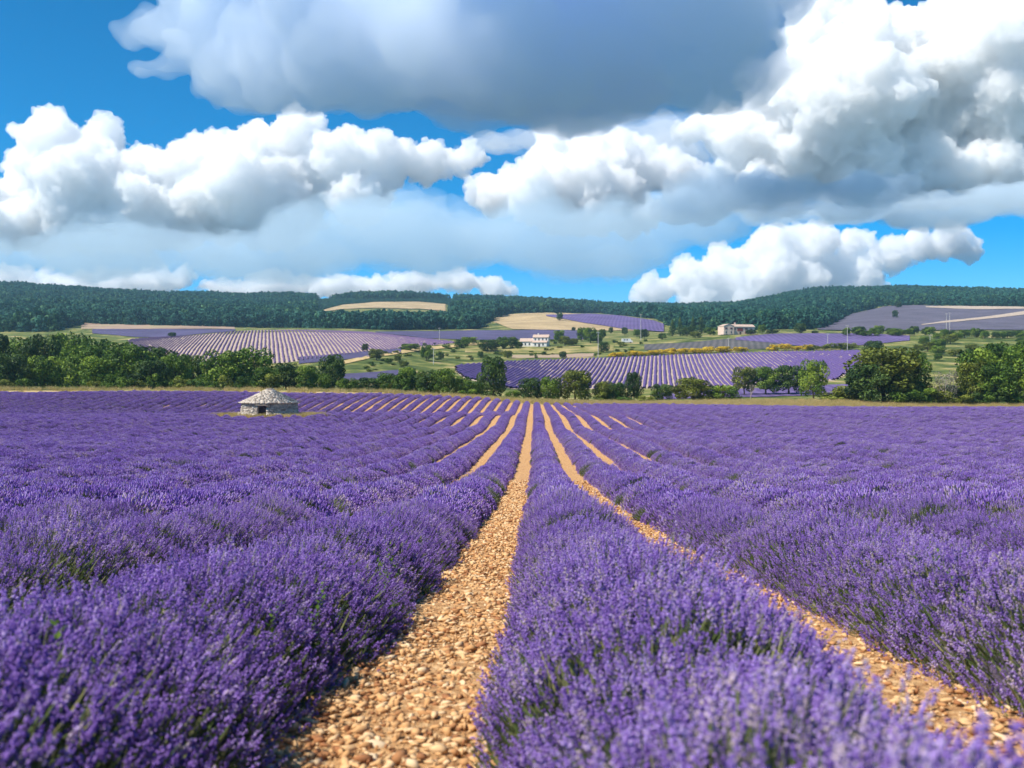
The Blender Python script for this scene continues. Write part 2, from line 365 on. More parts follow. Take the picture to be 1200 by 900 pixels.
patch('lavender_field', [(862, 396), (900, 392), (950, 391), (1012, 391.5), (1070, 394)], [(862, 399), (900, 402), (950, 407), (1012, 405), (1070, 399)], M['lav_bright'], 0.6, 8, 6, 500)
patch('cut_lavender_field', [(958, 385), (1000, 368), (1040, 359.5), (1080, 358), (1130, 360), (1206, 363), (1330, 365)], [(958, 387), (1000, 388), (1040, 388), (1080, 388), (1130, 387), (1206, 387), (1330, 387)], M['lav_grey'], 0.9, 12, 6, 800)
patch('stubble_field', [(1085, 360), (1130, 359.5), (1160, 360), (1206, 361), (1330, 361)], [(1085, 361), (1130, 363), (1160, 363.5), (1206, 363), (1330, 364)], M['palesoil'], 1.3, 4, 6, 900)
patch('stubble_field', [(1080, 381), (1110, 377), (1150, 373), (1206, 365), (1330, 362)], [(1080, 382), (1110, 379), (1150, 375.5), (1206, 369), (1330, 367)], M['palesoil'], 1.3, 4, 6, 900)
patch('lavender_field', [(40, 441), (100, 441), (135, 443)], [(40, 449), (100, 450), (135, 450)], M['lav_bright'], 0.4, 6, 6, 300)
patch('lavender_field', [(350, 419), (420, 413), (470, 409)], [(350, 427), (420, 420), (470, 413)], M['lav_blue'], 0.5, 6, 6, 300)
patch('lavender_field', [(402, 439), (440, 436), (470, 434)], [(402, 447), (440, 444), (470, 440)], M['lav_blue'], 0.4, 6, 6, 300)
patch('lavender_field', [(770, 461), (870, 456), (1000, 450)], [(770, 468), (870, 466), (1000, 462)], M['lav_bright'], 0.3, 6, 6, 265)
patch('farm_track', [(400, 424), (440, 415), (500, 407), (560, 402), (600, 400)], [(400, 428), (440, 419), (500, 410.5), (560, 404.5), (600, 401.6)], M['straw'], 0.5, 4, 6, 300)
patch('dry_meadow', [(545, 408), (600, 406), (650, 406), (720, 405)], [(545, 413), (600, 414), (650, 415), (720, 411)], M['meadow'], 0.3, 6, 6, 400)
patch('fallow_strip', [(600, 416), (660, 415.5), (700, 414)], [(600, 420), (660, 419.5), (700, 418)], M['pinkland'], 0.3, 5, 6, 400)
patch('grass_verge', [(-300, 457.5), (300, 458), (450, 460), (560, 465), (640, 471), (700, 474), (800, 471), (1000, 471), (1100, 473), (1500, 475)],
      [(-300, 463), (300, 463), (450, 464), (560, 470), (640, 477), (700, 480), (800, 479), (1000, 480), (1100, 484), (1500, 489)], M['straw'], 0.03, 8, 6, 208)

def inside(u, v, top, bot):
    return (u >= top[0][0]) & (u <= top[-1][0]) & (v >= np.interp(u, *zip(*top))) & (v <= np.interp(u, *zip(*bot)))

def far_rows(top, bot, vpu, spacing, width, h, m, y0, y1, x0, x1, label, group):
    d = np.array([(vpu - U0) / F, 1.0]); d /= np.linalg.norm(d); nrm = np.array([d[1], -d[0]])
    c0 = np.array([(x0 + x1) / 2, (y0 + y1) / 2]); n = int(max(x1 - x0, 10) / spacing)
    for k in range(-n, n + 1):
        t = np.arange(-200, 200, 4.0)
        q = c0 + nrm * (k * spacing + 0.22 * fbm(t / 30 + k * 0.37, t * 0 + k * 0.11, 2))[:, None] + d * t[:, None]
        x, y = q[:, 0], q[:, 1]
        ok = (y > 300)
        z = np.where(ok, tz(x, np.maximum(y, 300)), 0)
        u = U0 + F * x / np.maximum(y, 1); v = VH - F * z / np.maximum(y, 1)
        ok &= inside(u, v, top, bot) & (y > y0) & (y < y1)
        idx = np.nonzero(ok)[0]
        if len(idx) < 4: continue
        runs = np.split(idx, np.nonzero(np.diff(idx) > 1)[0] + 1); run = max(runs, key=len)
        if len(run) < 4: continue
        x, y, z = x[run], y[run], z[run] + 0.12
        prof = [(-0.5, -0.3), (-0.42, 0.45), (0, 1), (0.42, 0.45), (0.5, -0.3)]
        jw = 1 + 0.34 * fbm(x / 5 + k * 3.3, y / 5, 2) - 0.55 * (vnoise(x / 7 + k * 1.9, y / 7) > 0.88)
        P = np.stack([np.stack([x + nrm[0] * a * width * jw, y + nrm[1] * a * width * jw, z + b * h * jw], 1) for a, b in prof], 1)
        o = obj('lavender_row', mesh('lavender_row', P.reshape(-1, 3), grid_faces(len(run), 5), m, True))
        tag(o, label, 'lavender', group)
far_rows(mid_top, mid_bot, 772, 2.15, 1.5, 0.75, M['rowfar'], 330, 640, -60, 200,
         'purple lavender row in the striped field between the valley trees and yellow broom', 'lavender rows of the striped field below the farmhouses')
far_rows(str_top, str_bot, 312, 2.25, 1.15, 0.65, M['rowdusky'], 400, 800, -290, -20,
         'dusky purple lavender row on the pale striped hillside below the forest', 'lavender rows of the pale striped hillside')

# ------------------------------------------------------------------ scatter by geometry nodes (for what nobody could count)
def source_collection(name, meshes):
    c = bpy.data.collections.new(name)
    for k, me in enumerate(meshes):
        c.objects.link(bpy.data.objects.new('%s_%02d' % (name, k), me))
    return c
def scatter_group(name, coll):
    g = bpy.data.node_groups.new(name, 'GeometryNodeTree')
    g.interface.new_socket('Geometry', in_out='INPUT', socket_type='NodeSocketGeometry')
    g.interface.new_socket('Geometry', in_out='OUTPUT', socket_type='NodeSocketGeometry')
    n, l = g.nodes, g.links
    gi, go = n.new('NodeGroupInput'), n.new('NodeGroupOutput')
    ci = n.new('GeometryNodeCollectionInfo'); ci.inputs['Collection'].default_value = coll
    ci.inputs['Separate Children'].default_value = True; ci.inputs['Reset Children'].default_value = True
    ip = n.new('GeometryNodeInstanceOnPoints'); ip.inputs['Pick Instance'].default_value = True
    def named(attr, typ):
        a = n.new('GeometryNodeInputNamedAttribute'); a.data_type = typ; a.inputs['Name'].default_value = attr
        return a.outputs['Attribute']
    l.new(gi.outputs[0], ip.inputs['Points']); l.new(ci.outputs[0], ip.inputs['Instance'])
    l.new(named('pick', 'INT'), ip.inputs['Instance Index'])
    e2r = n.new('FunctionNodeEulerToRotation'); l.new(named('turn', 'FLOAT_VECTOR'), e2r.inputs[0]); l.new(e2r.outputs[0], ip.inputs['Rotation'])
    l.new(named('size', 'FLOAT_VECTOR'), ip.inputs['Scale'])
    l.new(ip.outputs[0], go.inputs[0])
    return g
def scatter(name, P, turn, size, pick, group, parent=None):
    me = bpy.data.meshes.new(name); P = np.asarray(P, np.float32)
    me.vertices.add(len(P)); me.vertices.foreach_set('co', P.ravel())
    for nm, typ, key, val in (('pick', 'INT', 'value', np.asarray(pick, np.int32)), ('turn', 'FLOAT_VECTOR', 'vector', np.asarray(turn, np.float32).ravel()),
                              ('size', 'FLOAT_VECTOR', 'vector', np.asarray(size, np.float32).ravel())):
        me.attributes.new(nm, typ, 'POINT').data.foreach_set(key, val)
    o = obj(name, me, parent)
    o.modifiers.new('scatter', 'NODES').node_group = group
    o['kind'] = 'stuff'
    return o

# ------------------------------------------------------------------ lavender
SP, XL = 2.07, -0.52                       # row spacing; middle of the path that runs past the camera
HALF, HT = 0.645, 0.51
def dome(xi): return HT * np.clip(1 - (xi / HALF) ** 2, 0, 1) ** 0.62

def spike_tuft(seed, n, prof_t, prof_r, sides, length, width, stem_len, n_leaf, leaf_size, L=1.0, florets=0, bright=0.0):
    """a metre of lavender row: spikes on stems over the dome, leaves on its flanks"""
    r = np.random.default_rng(seed)
    V, Fq, T, Mi = [], [], [], []
    base = 0
    xi = np.clip(r.uniform(-1, 1, n) * HALF * 1.02, -HALF, HALF)
    yi = r.uniform(-L / 2, L / 2, n)
    clump = fbm(xi * 3.5 + seed * 7, yi * 3.5, 2)
    zi = dome(xi) * (1 + 0.22 * clump) * r.uniform(0.72, 1.0, n) ** 0.6 - 0.12
    slope = xi / HALF
    D = np.stack([slope * 0.75 + r.normal(0, 0.2, n) + 0.10, r.normal(0, 0.24, n), np.full(n, 0.85)], 1)
    D /= np.linalg.norm(D, axis=1)[:, None]
    sl_ = stem_len * r.uniform(0.6, 1.35, n)
    B = np.stack([xi * 0.93, yi, zi], 1)
    tip = B + D * sl_[:, None]
    A = np.cross(D, r.normal(size=(n, 3))); A /= np.linalg.norm(A, axis=1)[:, None]
    C = np.cross(D, A)
    tone = np.clip(0.5 + bright + 0.19 * r.normal(size=n) + 0.30 * clump, 0, 0.97)
    odd = r.random(n) < 0.02; tone[odd] = 1.0
    # stems
    wst = width * 0.13
    SV = np.stack([B - A * wst, B + A * wst, tip + A * wst, tip - A * wst], 1).reshape(-1, 3)
    SF = np.arange(n * 4).reshape(n, 4)
    # spikes
    ln = length * r.uniform(0.65, 1.3, n); wd = width * r.uniform(0.75, 1.2, n) / 2
    if florets:                                        # little whorled flowers round the axis
        K, sides = florets, 5
        t = (np.arange(K) / (K - 1))[None, :] + r.normal(0, 0.04, (n, K)); an = r.uniform(0, 6.28, (n, K))
        ring = 0.62 * np.where(t < 0.75, 1, 0.6)
        out = A[:, None, :] * np.cos(an)[..., None] + C[:, None, :] * np.sin(an)[..., None]
        ctr = tip[:, None, :] + D[:, None, :] * (ln[:, None] * t)[..., None] + out * (wd[:, None] * ring)[..., None]
        ax = out * 0.75 + D[:, None, :] * 0.65; sd = np.cross(ax, D[:, None, :]); sd /= np.maximum(np.linalg.norm(sd, axis=2), 1e-6)[..., None]
        up = np.cross(sd, ax); q = (wd[:, None] * r.uniform(0.5, 0.85, (n, K)))[..., None]
        PV = np.stack([ctr - ax * q * 0.7, ctr + sd * q * 0.8, ctr + up * q * 0.8, ctr - sd * q * 0.6 - up * q * 0.5, ctr + ax * q * 1.3], 2).reshape(-1, 3)
        o5 = (np.arange(n * K) * 5)[:, None]
        tri = np.array([(0, 2, 1), (0, 3, 2), (0, 1, 3), (4, 1, 2), (4, 2, 3), (4, 3, 1)])
        PF = (o5[:, None, :] + tri[None]).reshape(-1, 3)
        ftone = np.clip(np.repeat(tone, K) + r.normal(0, 0.12, n * K), 0, 1); ptone = np.repeat(ftone, 5)
    else:
        K = len(prof_t); ang = np.arange(sides) * 2 * np.pi / sides
        ring = []
        for t, rr in zip(prof_t, prof_r):
            c = tip + D * (ln * t)[:, None]
            ring.append(c[:, None, :] + (A[:, None, :] * np.cos(ang + t * 2)[None, :, None] + C[:, None, :] * np.sin(ang + t * 2)[None, :, None]) * (wd * rr)[:, None, None])
        PV = np.stack(ring, 1).reshape(-1, 3)
        ids = np.arange(n * K * sides).reshape(n, K, sides)
        nx = np.roll(ids, -1, 2)
        q4 = np.stack([ids[:, :-1], nx[:, :-1], nx[:, 1:], ids[:, 1:]], -1).reshape(-1, 4)
        PF = np.concatenate([q4[:, [0, 1, 2]], q4[:, [0, 2, 3]]]); ptone = np.repeat(tone, K * sides)
    # leaves: narrow blades
    m = n_leaf
    lx = HALF * 0.95 * np.sign(r.uniform(-1, 1, m)) * r.uniform(0.3, 1, m) ** 0.5; ly = r.uniform(-L / 2, L / 2, m)
    lz = dome(lx) * r.uniform(0.2, 0.95, m) - 0.06
    LD = np.stack([lx / HALF * 0.8 + r.normal(0, .3, m), r.normal(0, 0.35, m), np.full(m, 0.8)], 1); LD /= np.linalg.norm(LD, axis=1)[:, None]
    LA = np.cross(LD, r.normal(size=(m, 3))); LA /= np.linalg.norm(LA, axis=1)[:, None]
    LB = np.stack([lx, ly, lz], 1); ll = leaf_size * r.uniform(0.6, 1.5, m)
    lw = leaf_size * 0.05
    LV = np.stack([LB - LA * lw, LB + LA * lw, LB + LD * ll[:, None] + LA * lw * .3, LB + LD * ll[:, None] - LA * lw * .3], 1).reshape(-1, 3)
    LF = np.arange(m * 4).reshape(m, 4)
    SL = np.concatenate([SF + len(PV), LF + len(PV) + len(SV)])
    V = np.concatenate([PV, SV, LV]); Fc = np.concatenate([PF, SL[:, [0, 1, 2]], SL[:, [0, 2, 3]]])
    tn = np.concatenate([ptone, np.repeat(r.random(n), 4), np.repeat(r.random(m), 4)])
    me = mesh('lavender_tuft', V, Fc, M['bloom'], False, {'tone': tn}); me.materials.append(M['stem'])
    mi = np.zeros(len(Fc), np.int32); mi[len(PF):] = 1
    me.polygons.foreach_set('material_index', mi)
    return me
tufts = []
for s in range(4):
    tufts.append(spike_tuft(10 + s, 1500, None, None, 5, 0.045, 0.0165, 0.11, 600, 0.095, florets=11))
for s in range(4):
    tufts.append(spike_tuft(20 + s, 1100, [0, .3, .65, 1], [.6, 1, .95, .2], 4, 0.045, 0.027, 0.095, 120, 0.09, bright=0.06))
for s in range(2):
    tufts.append(spike_tuft(40 + s, 620, None, None, 5, 0.045, 0.0165, 0.11, 2200, 0.12, florets=11))
LAV = scatter_group('lavender_scatter', source_collection('lavender_tuft', tufts))

HUT = Vector((-33.2, 125.0, 0)); HUT.z = float(zf(HUT.x, HUT.y))
def clear_of_hut(x, y):
    return ((x - HUT.x) / 6.8) ** 2 + ((y - HUT.y + 0.9) / 5.4) ** 2 > 1

def lavender_row(k):
    xc = XL + SP * (k + 0.5)
    y_in = max(-4.0, abs(xc) / 0.78 - 8)
    if abs(xc) / 0.575 - 6 > 205: return
    y_end = 213 + 1.2 * math.sin(k * 1.7)
    root = bpy.data.objects.new('lavender_row', None); S.collection.objects.link(root)
    root.location = (xc, y_in, float(zf(xc, y_in)))
    if k == 0: tag(root, 'broad purple lavender row between the two bare stony paths', 'lavender', 'lavender rows of the field')
    elif k == -1: tag(root, 'purple lavender row with green weeds bordering the widest stony path', 'lavender', 'lavender rows of the field')
    elif k == 1: tag(root, 'purple lavender row with dark green flank beyond the narrower stony path', 'lavender', 'lavender rows of the field')
    elif -8 <= k <= 8:
        tag(root, '%s lavender row counted from the broad row between paths, %s' % (['second', 'third', 'fourth', 'fifth', 'sixth', 'seventh', 'eighth'][abs(k) - 2], 'towards the hut' if k < 0 else 'away from the hut'), 'lavender', 'lavender rows of the field')
    elif abs(xc - HUT.x) < 3.6: tag(root, 'lavender row interrupted by the stone hut', 'lavender', 'lavender rows interrupted by the hut')
    elif abs(xc - HUT.x) < 6.7: tag(root, 'lavender row broken by the dry grass patch beside the stone hut', 'lavender', 'lavender rows beside the hut')
    elif k < 0 and xc > HUT.x: tag(root, 'long lavender row between the stone hut and the bare stony paths', 'lavender', 'lavender rows between hut and paths')
    elif k < 0: tag(root, 'lavender row beyond the stone hut as seen from the paths, before the dense wood', 'lavender', 'lavender rows beyond the hut')
    else: tag(root, 'long lavender row in the unbroken field before the straw verge and great oak', 'lavender', 'lavender rows before the great oak')
    off = np.array(root.location)
    # foliage mound
    ys = np.concatenate([np.arange(y_in, min(30, y_end), 0.35), np.arange(max(y_in, 30), y_end, 1.5)])
    xs = np.array([-1.0, -0.9, -0.62, -0.25, 0.1, 0.5, 0.85, 1.0]) * HALF * 0.93
    X, Y = np.meshgrid(xs, ys, indexing='ij')
    wob = 0.05 * fbm(np.full_like(Y, k * 5.1), Y / 1.4, 2)
    Z = dome(X / 0.93) * 0.80 * (1 + 0.3 * fbm(X * 2 + k * 9.7, Y * 1.3, 2)) - 0.07
    Z = np.where(clear_of_hut(X + xc, Y), Z, -0.3)
    Z[:, 0] = Z[:, -1] = -0.1; Z[:, 1] *= 0.6
    X2 = X + xc + wob
    P = np.stack([X2 - off[0], Y - off[1], zf(X2, Y) + Z - off[2]], 2).reshape(-1, 3)
    obj('foliage', mesh('foliage', P, grid_faces(len(xs), len(ys)), M['under'], True), root)
    # flower spikes
    r = np.random.default_rng(1000 + k)
    py = [y_in]
    while py[-1] < y_end - 0.4: py.append(py[-1] + (0.62 if py[-1] < 12 else 0.72 if py[-1] < 60 else 0.85) * r.uniform(0.85, 1.15))
    py = np.array(py); px = xc + 0.05 * fbm(np.full_like(py, k * 5.1), py / 1.4, 2) + r.normal(0, 0.02, len(py))
    keep = clear_of_hut(px, py) & (r.random(len(py)) > 0.015 * (np.abs(k) > 1)); py, px = py[keep], px[keep]
    dist = np.hypot(px, py)
    lod = np.where(dist < 15, 0, 1)
    pick = np.where(lod == 0, r.integers(0, 4, len(py)), 4 + r.integers(0, 4, len(py)))
    pick = np.where((dist < 60) & (r.random(len(py)) < 0.045), 8 + r.integers(0, 2, len(py)), pick)
    slope = (zf(px, py + 0.5) - zf(px, py - 0.5))
    big = 1 + 0.34 * fbm(px * 0.7 + 4, py * 0.9, 2)
    turn = np.stack([np.arctan(slope), np.zeros(len(py)), r.integers(0, 2, len(py)) * 0.0 + r.normal(0, 0.06, len(py))], 1)
    size = np.stack([np.where(dist > 100, 0.93, 1) + r.normal(0, 0.04, len(py)), np.ones(len(py)), big * r.uniform(0.9, 1.12, len(py))], 1)
    scatter('flower_spikes', np.stack([px, py, zf(px, py)], 1) - off, turn, size, pick, LAV, root)
for k in range(-56, 52):
    lavender_row(k)

# ------------------------------------------------------------------ stones on the paths
def stone_mesh(seed, sub=1):
    r = np.random.default_rng(seed)
    bm = bmesh.new(); bmesh.ops.create_icosphere(bm, subdivisions=sub, radius=1)
    V = np.array([v.co[:] for v in bm.verts]); Fc = np.array([[v.index for v in f.verts] for f in bm.faces]); bm.free()
    for _ in range(7):                                  # chip flat facets
        d = r.normal(size=3); d /= np.linalg.norm(d); h = r.uniform(0.25, 0.6)
        e = V @ d; V = V - np.outer(np.maximum(e - h, 0), d)
    V = V * (1 + 0.12 * r.normal(size=(len(V), 1))) * np.array([1, r.uniform(0.6, 0.9), r.uniform(0.35, 0.6)])
    return V, Fc
stone_kinds = [stone_mesh(s) for s in range(8)]
stone_meshes = []
for i, (V, Fc) in enumerate(stone_kinds):
    stone_meshes.append(mesh('stone', V, Fc, M['stone'], False, {'tone': np.full(len(V), 0.2 + 0.075 * i)}))
def path_x(k): return XL + SP * k
sr = np.random.default_rng(5)
for i in range(300):
    k = 0 if i < 200 else 1
    y = 2.4 + (sr.random() ** 1.5) * (9 if k == 0 else 8)
    x = path_x(k) + sr.normal(0, 0.2)
    s = 0.016 + 0.034 * sr.random() ** 1.8
    o = obj('stone', stone_meshes[i % 8], soil, (x, y, float(zf(x, y)) + s * 0.22))
    o.rotation_euler = (sr.normal(0, 0.3), sr.normal(0, 0.3), sr.uniform(0, 6.28)); o.scale = (s * sr.uniform(.7, 1.4), s * sr.uniform(.7, 1.2), s * sr.uniform(.8, 1.5))
PV, PF, PT = [], [], []
b = 0
for i in range(34000):
    k = 0 if i < 20000 else (1 if i < 30000 else (-1 if i % 2 else 2))
    y = 2.0 + (sr.random() ** 1.9) * 34
    x = path_x(k) + sr.uniform(-0.5, 0.5)
    s = (0.007 + 0.028 * sr.random() ** 2.0) * (1 + y / 30)
    V, Fc = stone_kinds[i % 8]
    a = sr.uniform(0, 6.28); c, sn = math.cos(a), math.sin(a)
    R = np.array([[c, -sn, 0], [sn, c, 0], [0, 0, 1]])
    PV.append((V * sr.uniform((0.6, 0.6, 0.7), (1.5, 1.2, 1.6))) @ R.T * s + np.array([x, y, float(zf(x, y)) + s * 0.2 + 0.005])); PF.append(Fc + b); b += len(V)
    PT.append(np.full(len(V), sr.random() ** 0.8))
o = obj('gravel', mesh('gravel', np.concatenate(PV), np.concatenate(PF), M['stone'], False, {'tone': np.concatenate(PT)}), soil)
o['kind'] = 'stuff'

# ------------------------------------------------------------------ dry stone hut
def stone_course(r0, r1, z0, z1, a0, a1, n, rr, out):
    a = a0
    while a < a1 - 0.01:
        da = (a1 - a0) / n * rr.uniform(0.6, 1.5); e = min(a + da, a1)
        j = rr.uniform(-0.06, 0.05); zt = z1 - rr.uniform(0, 0.02); g = 0.012
        P = [((r + j * (r > r0 + 0.01)) * math.cos(t), (r + j * (r > r0 + 0.01)) * math.sin(t), z) for z in (z0 + 0.012, zt) for (r, t) in ((r0, a + g * .5), (r1, a + g * .5), (r1, e - g * .5), (r0, e - g * .5))]
        out.append((P, rr.random()))
        a = e
def stones_to_mesh(name, L, sx=1, sy=1):
    V = np.array([p for P, _ in L for p in P]) * np.array([sx, sy, 1]); T = np.repeat([t for _, t in L], 8)
    q = np.array([(0, 3, 2, 1), (4, 5, 6, 7), (0, 1, 5, 4), (1, 2, 6, 5), (2, 3, 7, 6), (3, 0, 4, 7)])
    Fc = np.concatenate([q + 8 * i for i in range(len(L))])
    return mesh(name, V, Fc, M['drystone'], False, {'tone': T})
rr = random.Random(4)
hut = bpy.data.objects.new('stone_hut', None); S.collection.objects.link(hut); hut.location = HUT + Vector((0, 0, 0.0)); hut.scale = (1, 1, 1)
tag(hut, 'round grey dry-stone hut with low conical roof and dark doorway among the lavender', 'hut')
DOOR = -math.pi / 2 - 0.02; DW = 0.15
L = []
for c in range(13):
    z0 = 0.14 * c; r1 = 3.55 - 0.012 * c
    if c < 11: stone_course(2.9, r1, z0, z0 + 0.14, DOOR + DW, DOOR - DW + 2 * math.pi, 52, rr, L)
    else: stone_course(2.9, r1, z0, z0 + 0.14, -math.pi, math.pi, 54, rr, L)
o = obj('wall', stones_to_mesh('wall', L), hut); o['kind'] = 'stuff'
L = []
nz = 16
for c in range(nz):
    t = c / nz; z0 = 1.80 + 0.108 * c
    r1 = 3.74 - 3.45 * t ** 0.97
    stone_course(max(r1 - 1.1, 0.02), r1, z0, z0 + 0.13, -math.pi, math.pi, max(8, int(15 * r1)), rr, L)
o = obj('roof', stones_to_mesh('roof', L), hut); o['kind'] = 'stuff'
cap = obj('cap_stone', MB().box(-0.34, 0.32, -0.3, 0.33, 3.51, 3.63).mesh('cap_stone', M['drystone']), hut)
obj('lintel', MB().box(-0.75, 0.75, -3.66, -2.9, 1.545, 1.70).mesh('lintel', M['drystone']), hut)
L = []
for i in range(260):                                     # tumbled stones at the foot of the wall
    a = DOOR + rr.choice([-1, 1]) * rr.uniform(0.22, 1.5); q = 3.6 + abs(rr.gauss(0, 0.55))
    s = rr.uniform(0.10, 0.24); zc = rr.uniform(0.05, 0.1) + max(0, 0.5 - (q - 3.6)) * rr.random()
    P = [(q * math.cos(a) + x * s + rr.uniform(-.03, .03), q * math.sin(a) + y * s * .8 + rr.uniform(-.03, .03), zc + z * s * .5) for z in (-1, 1) for x, y in ((-1, -1), (1, -1), (1, 1), (-1, 1))]
    L.append((P, rr.uniform(0.4, 1)))
o = obj('rubble', stones_to_mesh('rubble', L), hut); o['kind'] = 'stuff'

# ------------------------------------------------------------------ trees and shrubs
def crown_mesh(name, seed, n, m, blobs, leaf, flat=0.0, conifer=False):
    """leaves on overlapping lobes; unit height from z = 0 to 1, about unit width"""
    r = np.random.default_rng(seed)
    per = n // len(blobs); P, N, T = [], [], []
    for (cx, cy, cz, rx, rz) in blobs:
        d = r.normal(size=(per, 3)); d /= np.linalg.norm(d, axis=1)[:, None]
        rad = r.uniform(0.55, 1.0, per) ** 0.5 * (1 + 0.20 * fbm(d[:, 0] * 2.2 + cx * 30, d[:, 2] * 2.2 + cy * 30 + d[:, 1] * 1.7, 3))
        P.append(np.array([cx, cy, cz]) + d * rad[:, None] * np.array([rx, rx, rz])); N.append(d)
        T.append(np.clip(0.45 + 0.2 * r.normal(size=per) + 0.25 * r.normal(), 0, 1))
    P = np.concatenate(P); N = np.concatenate(N); T = np.concatenate(T); k = len(P)
    N = N + 0.55 * r.normal(size=(k, 3)); N /= np.linalg.norm(N, axis=1)[:, None]
    A = np.cross(N, r.normal(size=(k, 3))); A /= np.linalg.norm(A, axis=1)[:, None]; B = np.cross(N, A)
    s = (leaf * r.uniform(0.6, 1.3, k))[:, None]
    V = np.stack([P - A * s, P - B * s * 0.6, P + A * s, P + B * s * 0.6], 1).reshape(-1, 3)
    V[:, 2] = np.maximum(V[:, 2], 0.0)
    return mesh(name, V, np.arange(4 * k).reshape(k, 4), m, False, {'tone': np.repeat(T, 4)})
def blobs_round(seed, n=16, z0=0.2):
    r = np.random.default_rng(seed); L = [(0, 0, 0.56, 0.30, 0.30)]
    for i in range(n):
        a = 2.4 * i + r.uniform(-.4, .4); z = z0 + (0.92 - z0) * ((i + .5) / n) ** 0.9
        w = math.sqrt(max(0.05, 1 - ((z - 0.5) / 0.52) ** 2)); q = 0.32 * w * r.uniform(0.75, 1.1)
        s = r.uniform(0.13, 0.21); L.append((q * math.cos(a), q * math.sin(a), min(z, 0.97 - s * .8), s, s * r.uniform(0.7, 1)))
    return L
def blobs_shrub(seed, n=9):
    r = np.random.default_rng(seed); L = [(0, 0, 0.4, 0.38, 0.42)]
    for i in range(n):
        a = r.uniform(0, 6.28); q = r.uniform(0.15, 0.36); s = r.uniform(0.14, 0.24)
        L.append((q * math.cos(a), q * math.sin(a), r.uniform(0.2, 0.78), s, s))
    return L
def blobs_cone(seed, n=12):
    r = np.random.default_rng(seed); L = []
    for i in range(n):
        t = i / (n - 1); q = 0.30 * (1 - t) ; a = 2.4 * i
        L.append((q * math.cos(a) * .6, q * math.sin(a) * .6, 0.12 + 0.80 * t, 0.06 + 0.27 * (1 - t), 0.10))
    return L
CR = {}
for kind, m in (('oak', 'leaf'), ('dark', 'leafdark'), ('olive', 'leafolive')):
    CR[kind] = [crown_mesh('crown', 40 + i + len(kind) * 10, 5200, M[m], blobs_round(60 + i + len(kind) * 7), 0.026) for i in range(4)]
CR['grey'] = [crown_mesh('crown', 90, 1500, M['leafgrey'], blobs_round(91, 12), 0.020)]
CR['cone'] = [crown_mesh('crown', 95 + i, 2600, M['leafdark'], blobs_cone(96 + i), 0.03) for i in range(2)]
SH = {}
for kind, m in (('oak', 'leaf'), ('dark', 'leafdark'), ('olive', 'leafolive'), ('yellow', 'yellow')):
    SH[kind] = [crown_mesh('shrub', 140 + i + len(kind) * 3, 2200, M[m], blobs_shrub(160 + i), 0.036) for i in range(3)]
def trunk_mesh(seed, m):
    r = random.Random(seed); b = MB()
    b.tube([(0, 0, -0.04), (0.01, 0, 0.1), (-0.01, 0.01, 0.28), (0.01, 0, 0.5), (0, 0, 0.8)], [0.035, 0.026, 0.021, 0.014, 0.004], 8)
    for i in range(7):
        a = i * 2.4 + r.uniform(-.3, .3); z = 0.22 + 0.07 * i; q = 0.30 - 0.02 * i
        b.tube([(0, 0, z), (q * .5 * math.cos(a), q * .5 * math.sin(a), z + .09), (q * math.cos(a), q * math.sin(a), z + .2)], [0.013, 0.008, 0.002], 5)
    return b.mesh('trunk', m)
TR = [trunk_mesh(i, M['bark']) for i in range(3)]
TRD = trunk_mesh(9, M['deadwood'])
cnt = {}
def tree(u, y, vtop, wpx, kind, label, group=None, name=None, cat='tree', hmin=2.0):
    x = (u - U0) / F * y; z = float(tz(x, y))
    h = max(hmin, (VH - vtop) / F * y - z); wd = wpx / F * y
    i = cnt.get(kind, 0); cnt[kind] = i + 1
    root = bpy.data.objects.new(name or 'oak_tree', None); S.collection.objects.link(root)
    root.location = (x, y, z - 0.1); root.rotation_euler = (0, 0, i * 1.9 + u * 0.1); root.scale = (wd, wd, h)
    tag(root, label, cat, group)
    obj('trunk', TRD if kind == 'grey' else TR[i % 3], root)
    obj('crown', CR[kind][i % len(CR[kind])], root)
    return root
def shrub(u, y, vtop, wpx, kind, label, group=None, name='shrub', hmin=0.8):
    x = (u - U0) / F * y; z = float(tz(x, y)); h = max(hmin, (VH - vtop) / F * y - z); wd = wpx / F * y
    i = cnt.get('s' + kind, 0); cnt['s' + kind] = i + 1
    o = obj(name, SH[kind][i % 3], None, (x, y, z - 0.1), i * 1.7 + u, (wd, wd, h))
    return tag(o, label, 'shrub', group)

# the wood behind the hut
WOOD = 'oaks of the dense wood behind the hut'
wl_ = 'dark green oak in the dense wood at the grassy verge behind the hut'
for (u, v, wd, y, k) in [(-60, 384, 70, 270, 'oak'), (-14, 388, 62, 262, 'dark'), (22, 392, 58, 285, 'oak'), (52, 389, 55, 275, 'dark'), (84, 388, 60, 290, 'oak'), (112, 394, 50, 280, 'oak'),
                         (10, 412, 55, 245, 'dark'), (52, 414, 50, 250, 'oak'), (135, 398, 60, 268, 'oak'), (150, 402, 70, 250, 'oak'), (184, 404, 55, 262, 'dark'), (95, 402, 60, 262, 'oak'),
                         (118, 415, 60, 245, 'oak'), (207, 412, 44, 250, 'oak'), (175, 420, 50, 240, 'dark'), (225, 414, 36, 258, 'dark')]:
    tree(u, y, v, wd, k, wl_, WOOD)
ws_ = 'bright green bush along the foot of the dense wood behind the hut'
for i, u in enumerate(range(-40, 330, 17)):
    if 40 < u < 98: v = 452
    else: v = 440 + 5 * math.sin(i * 2.3)
    shrub(u, 236 + 3 * math.sin(i), v, 26 + 5 * math.sin(i * 1.3), 'oak' if i % 3 else 'olive', ws_, 'bushes at the foot of the wood')
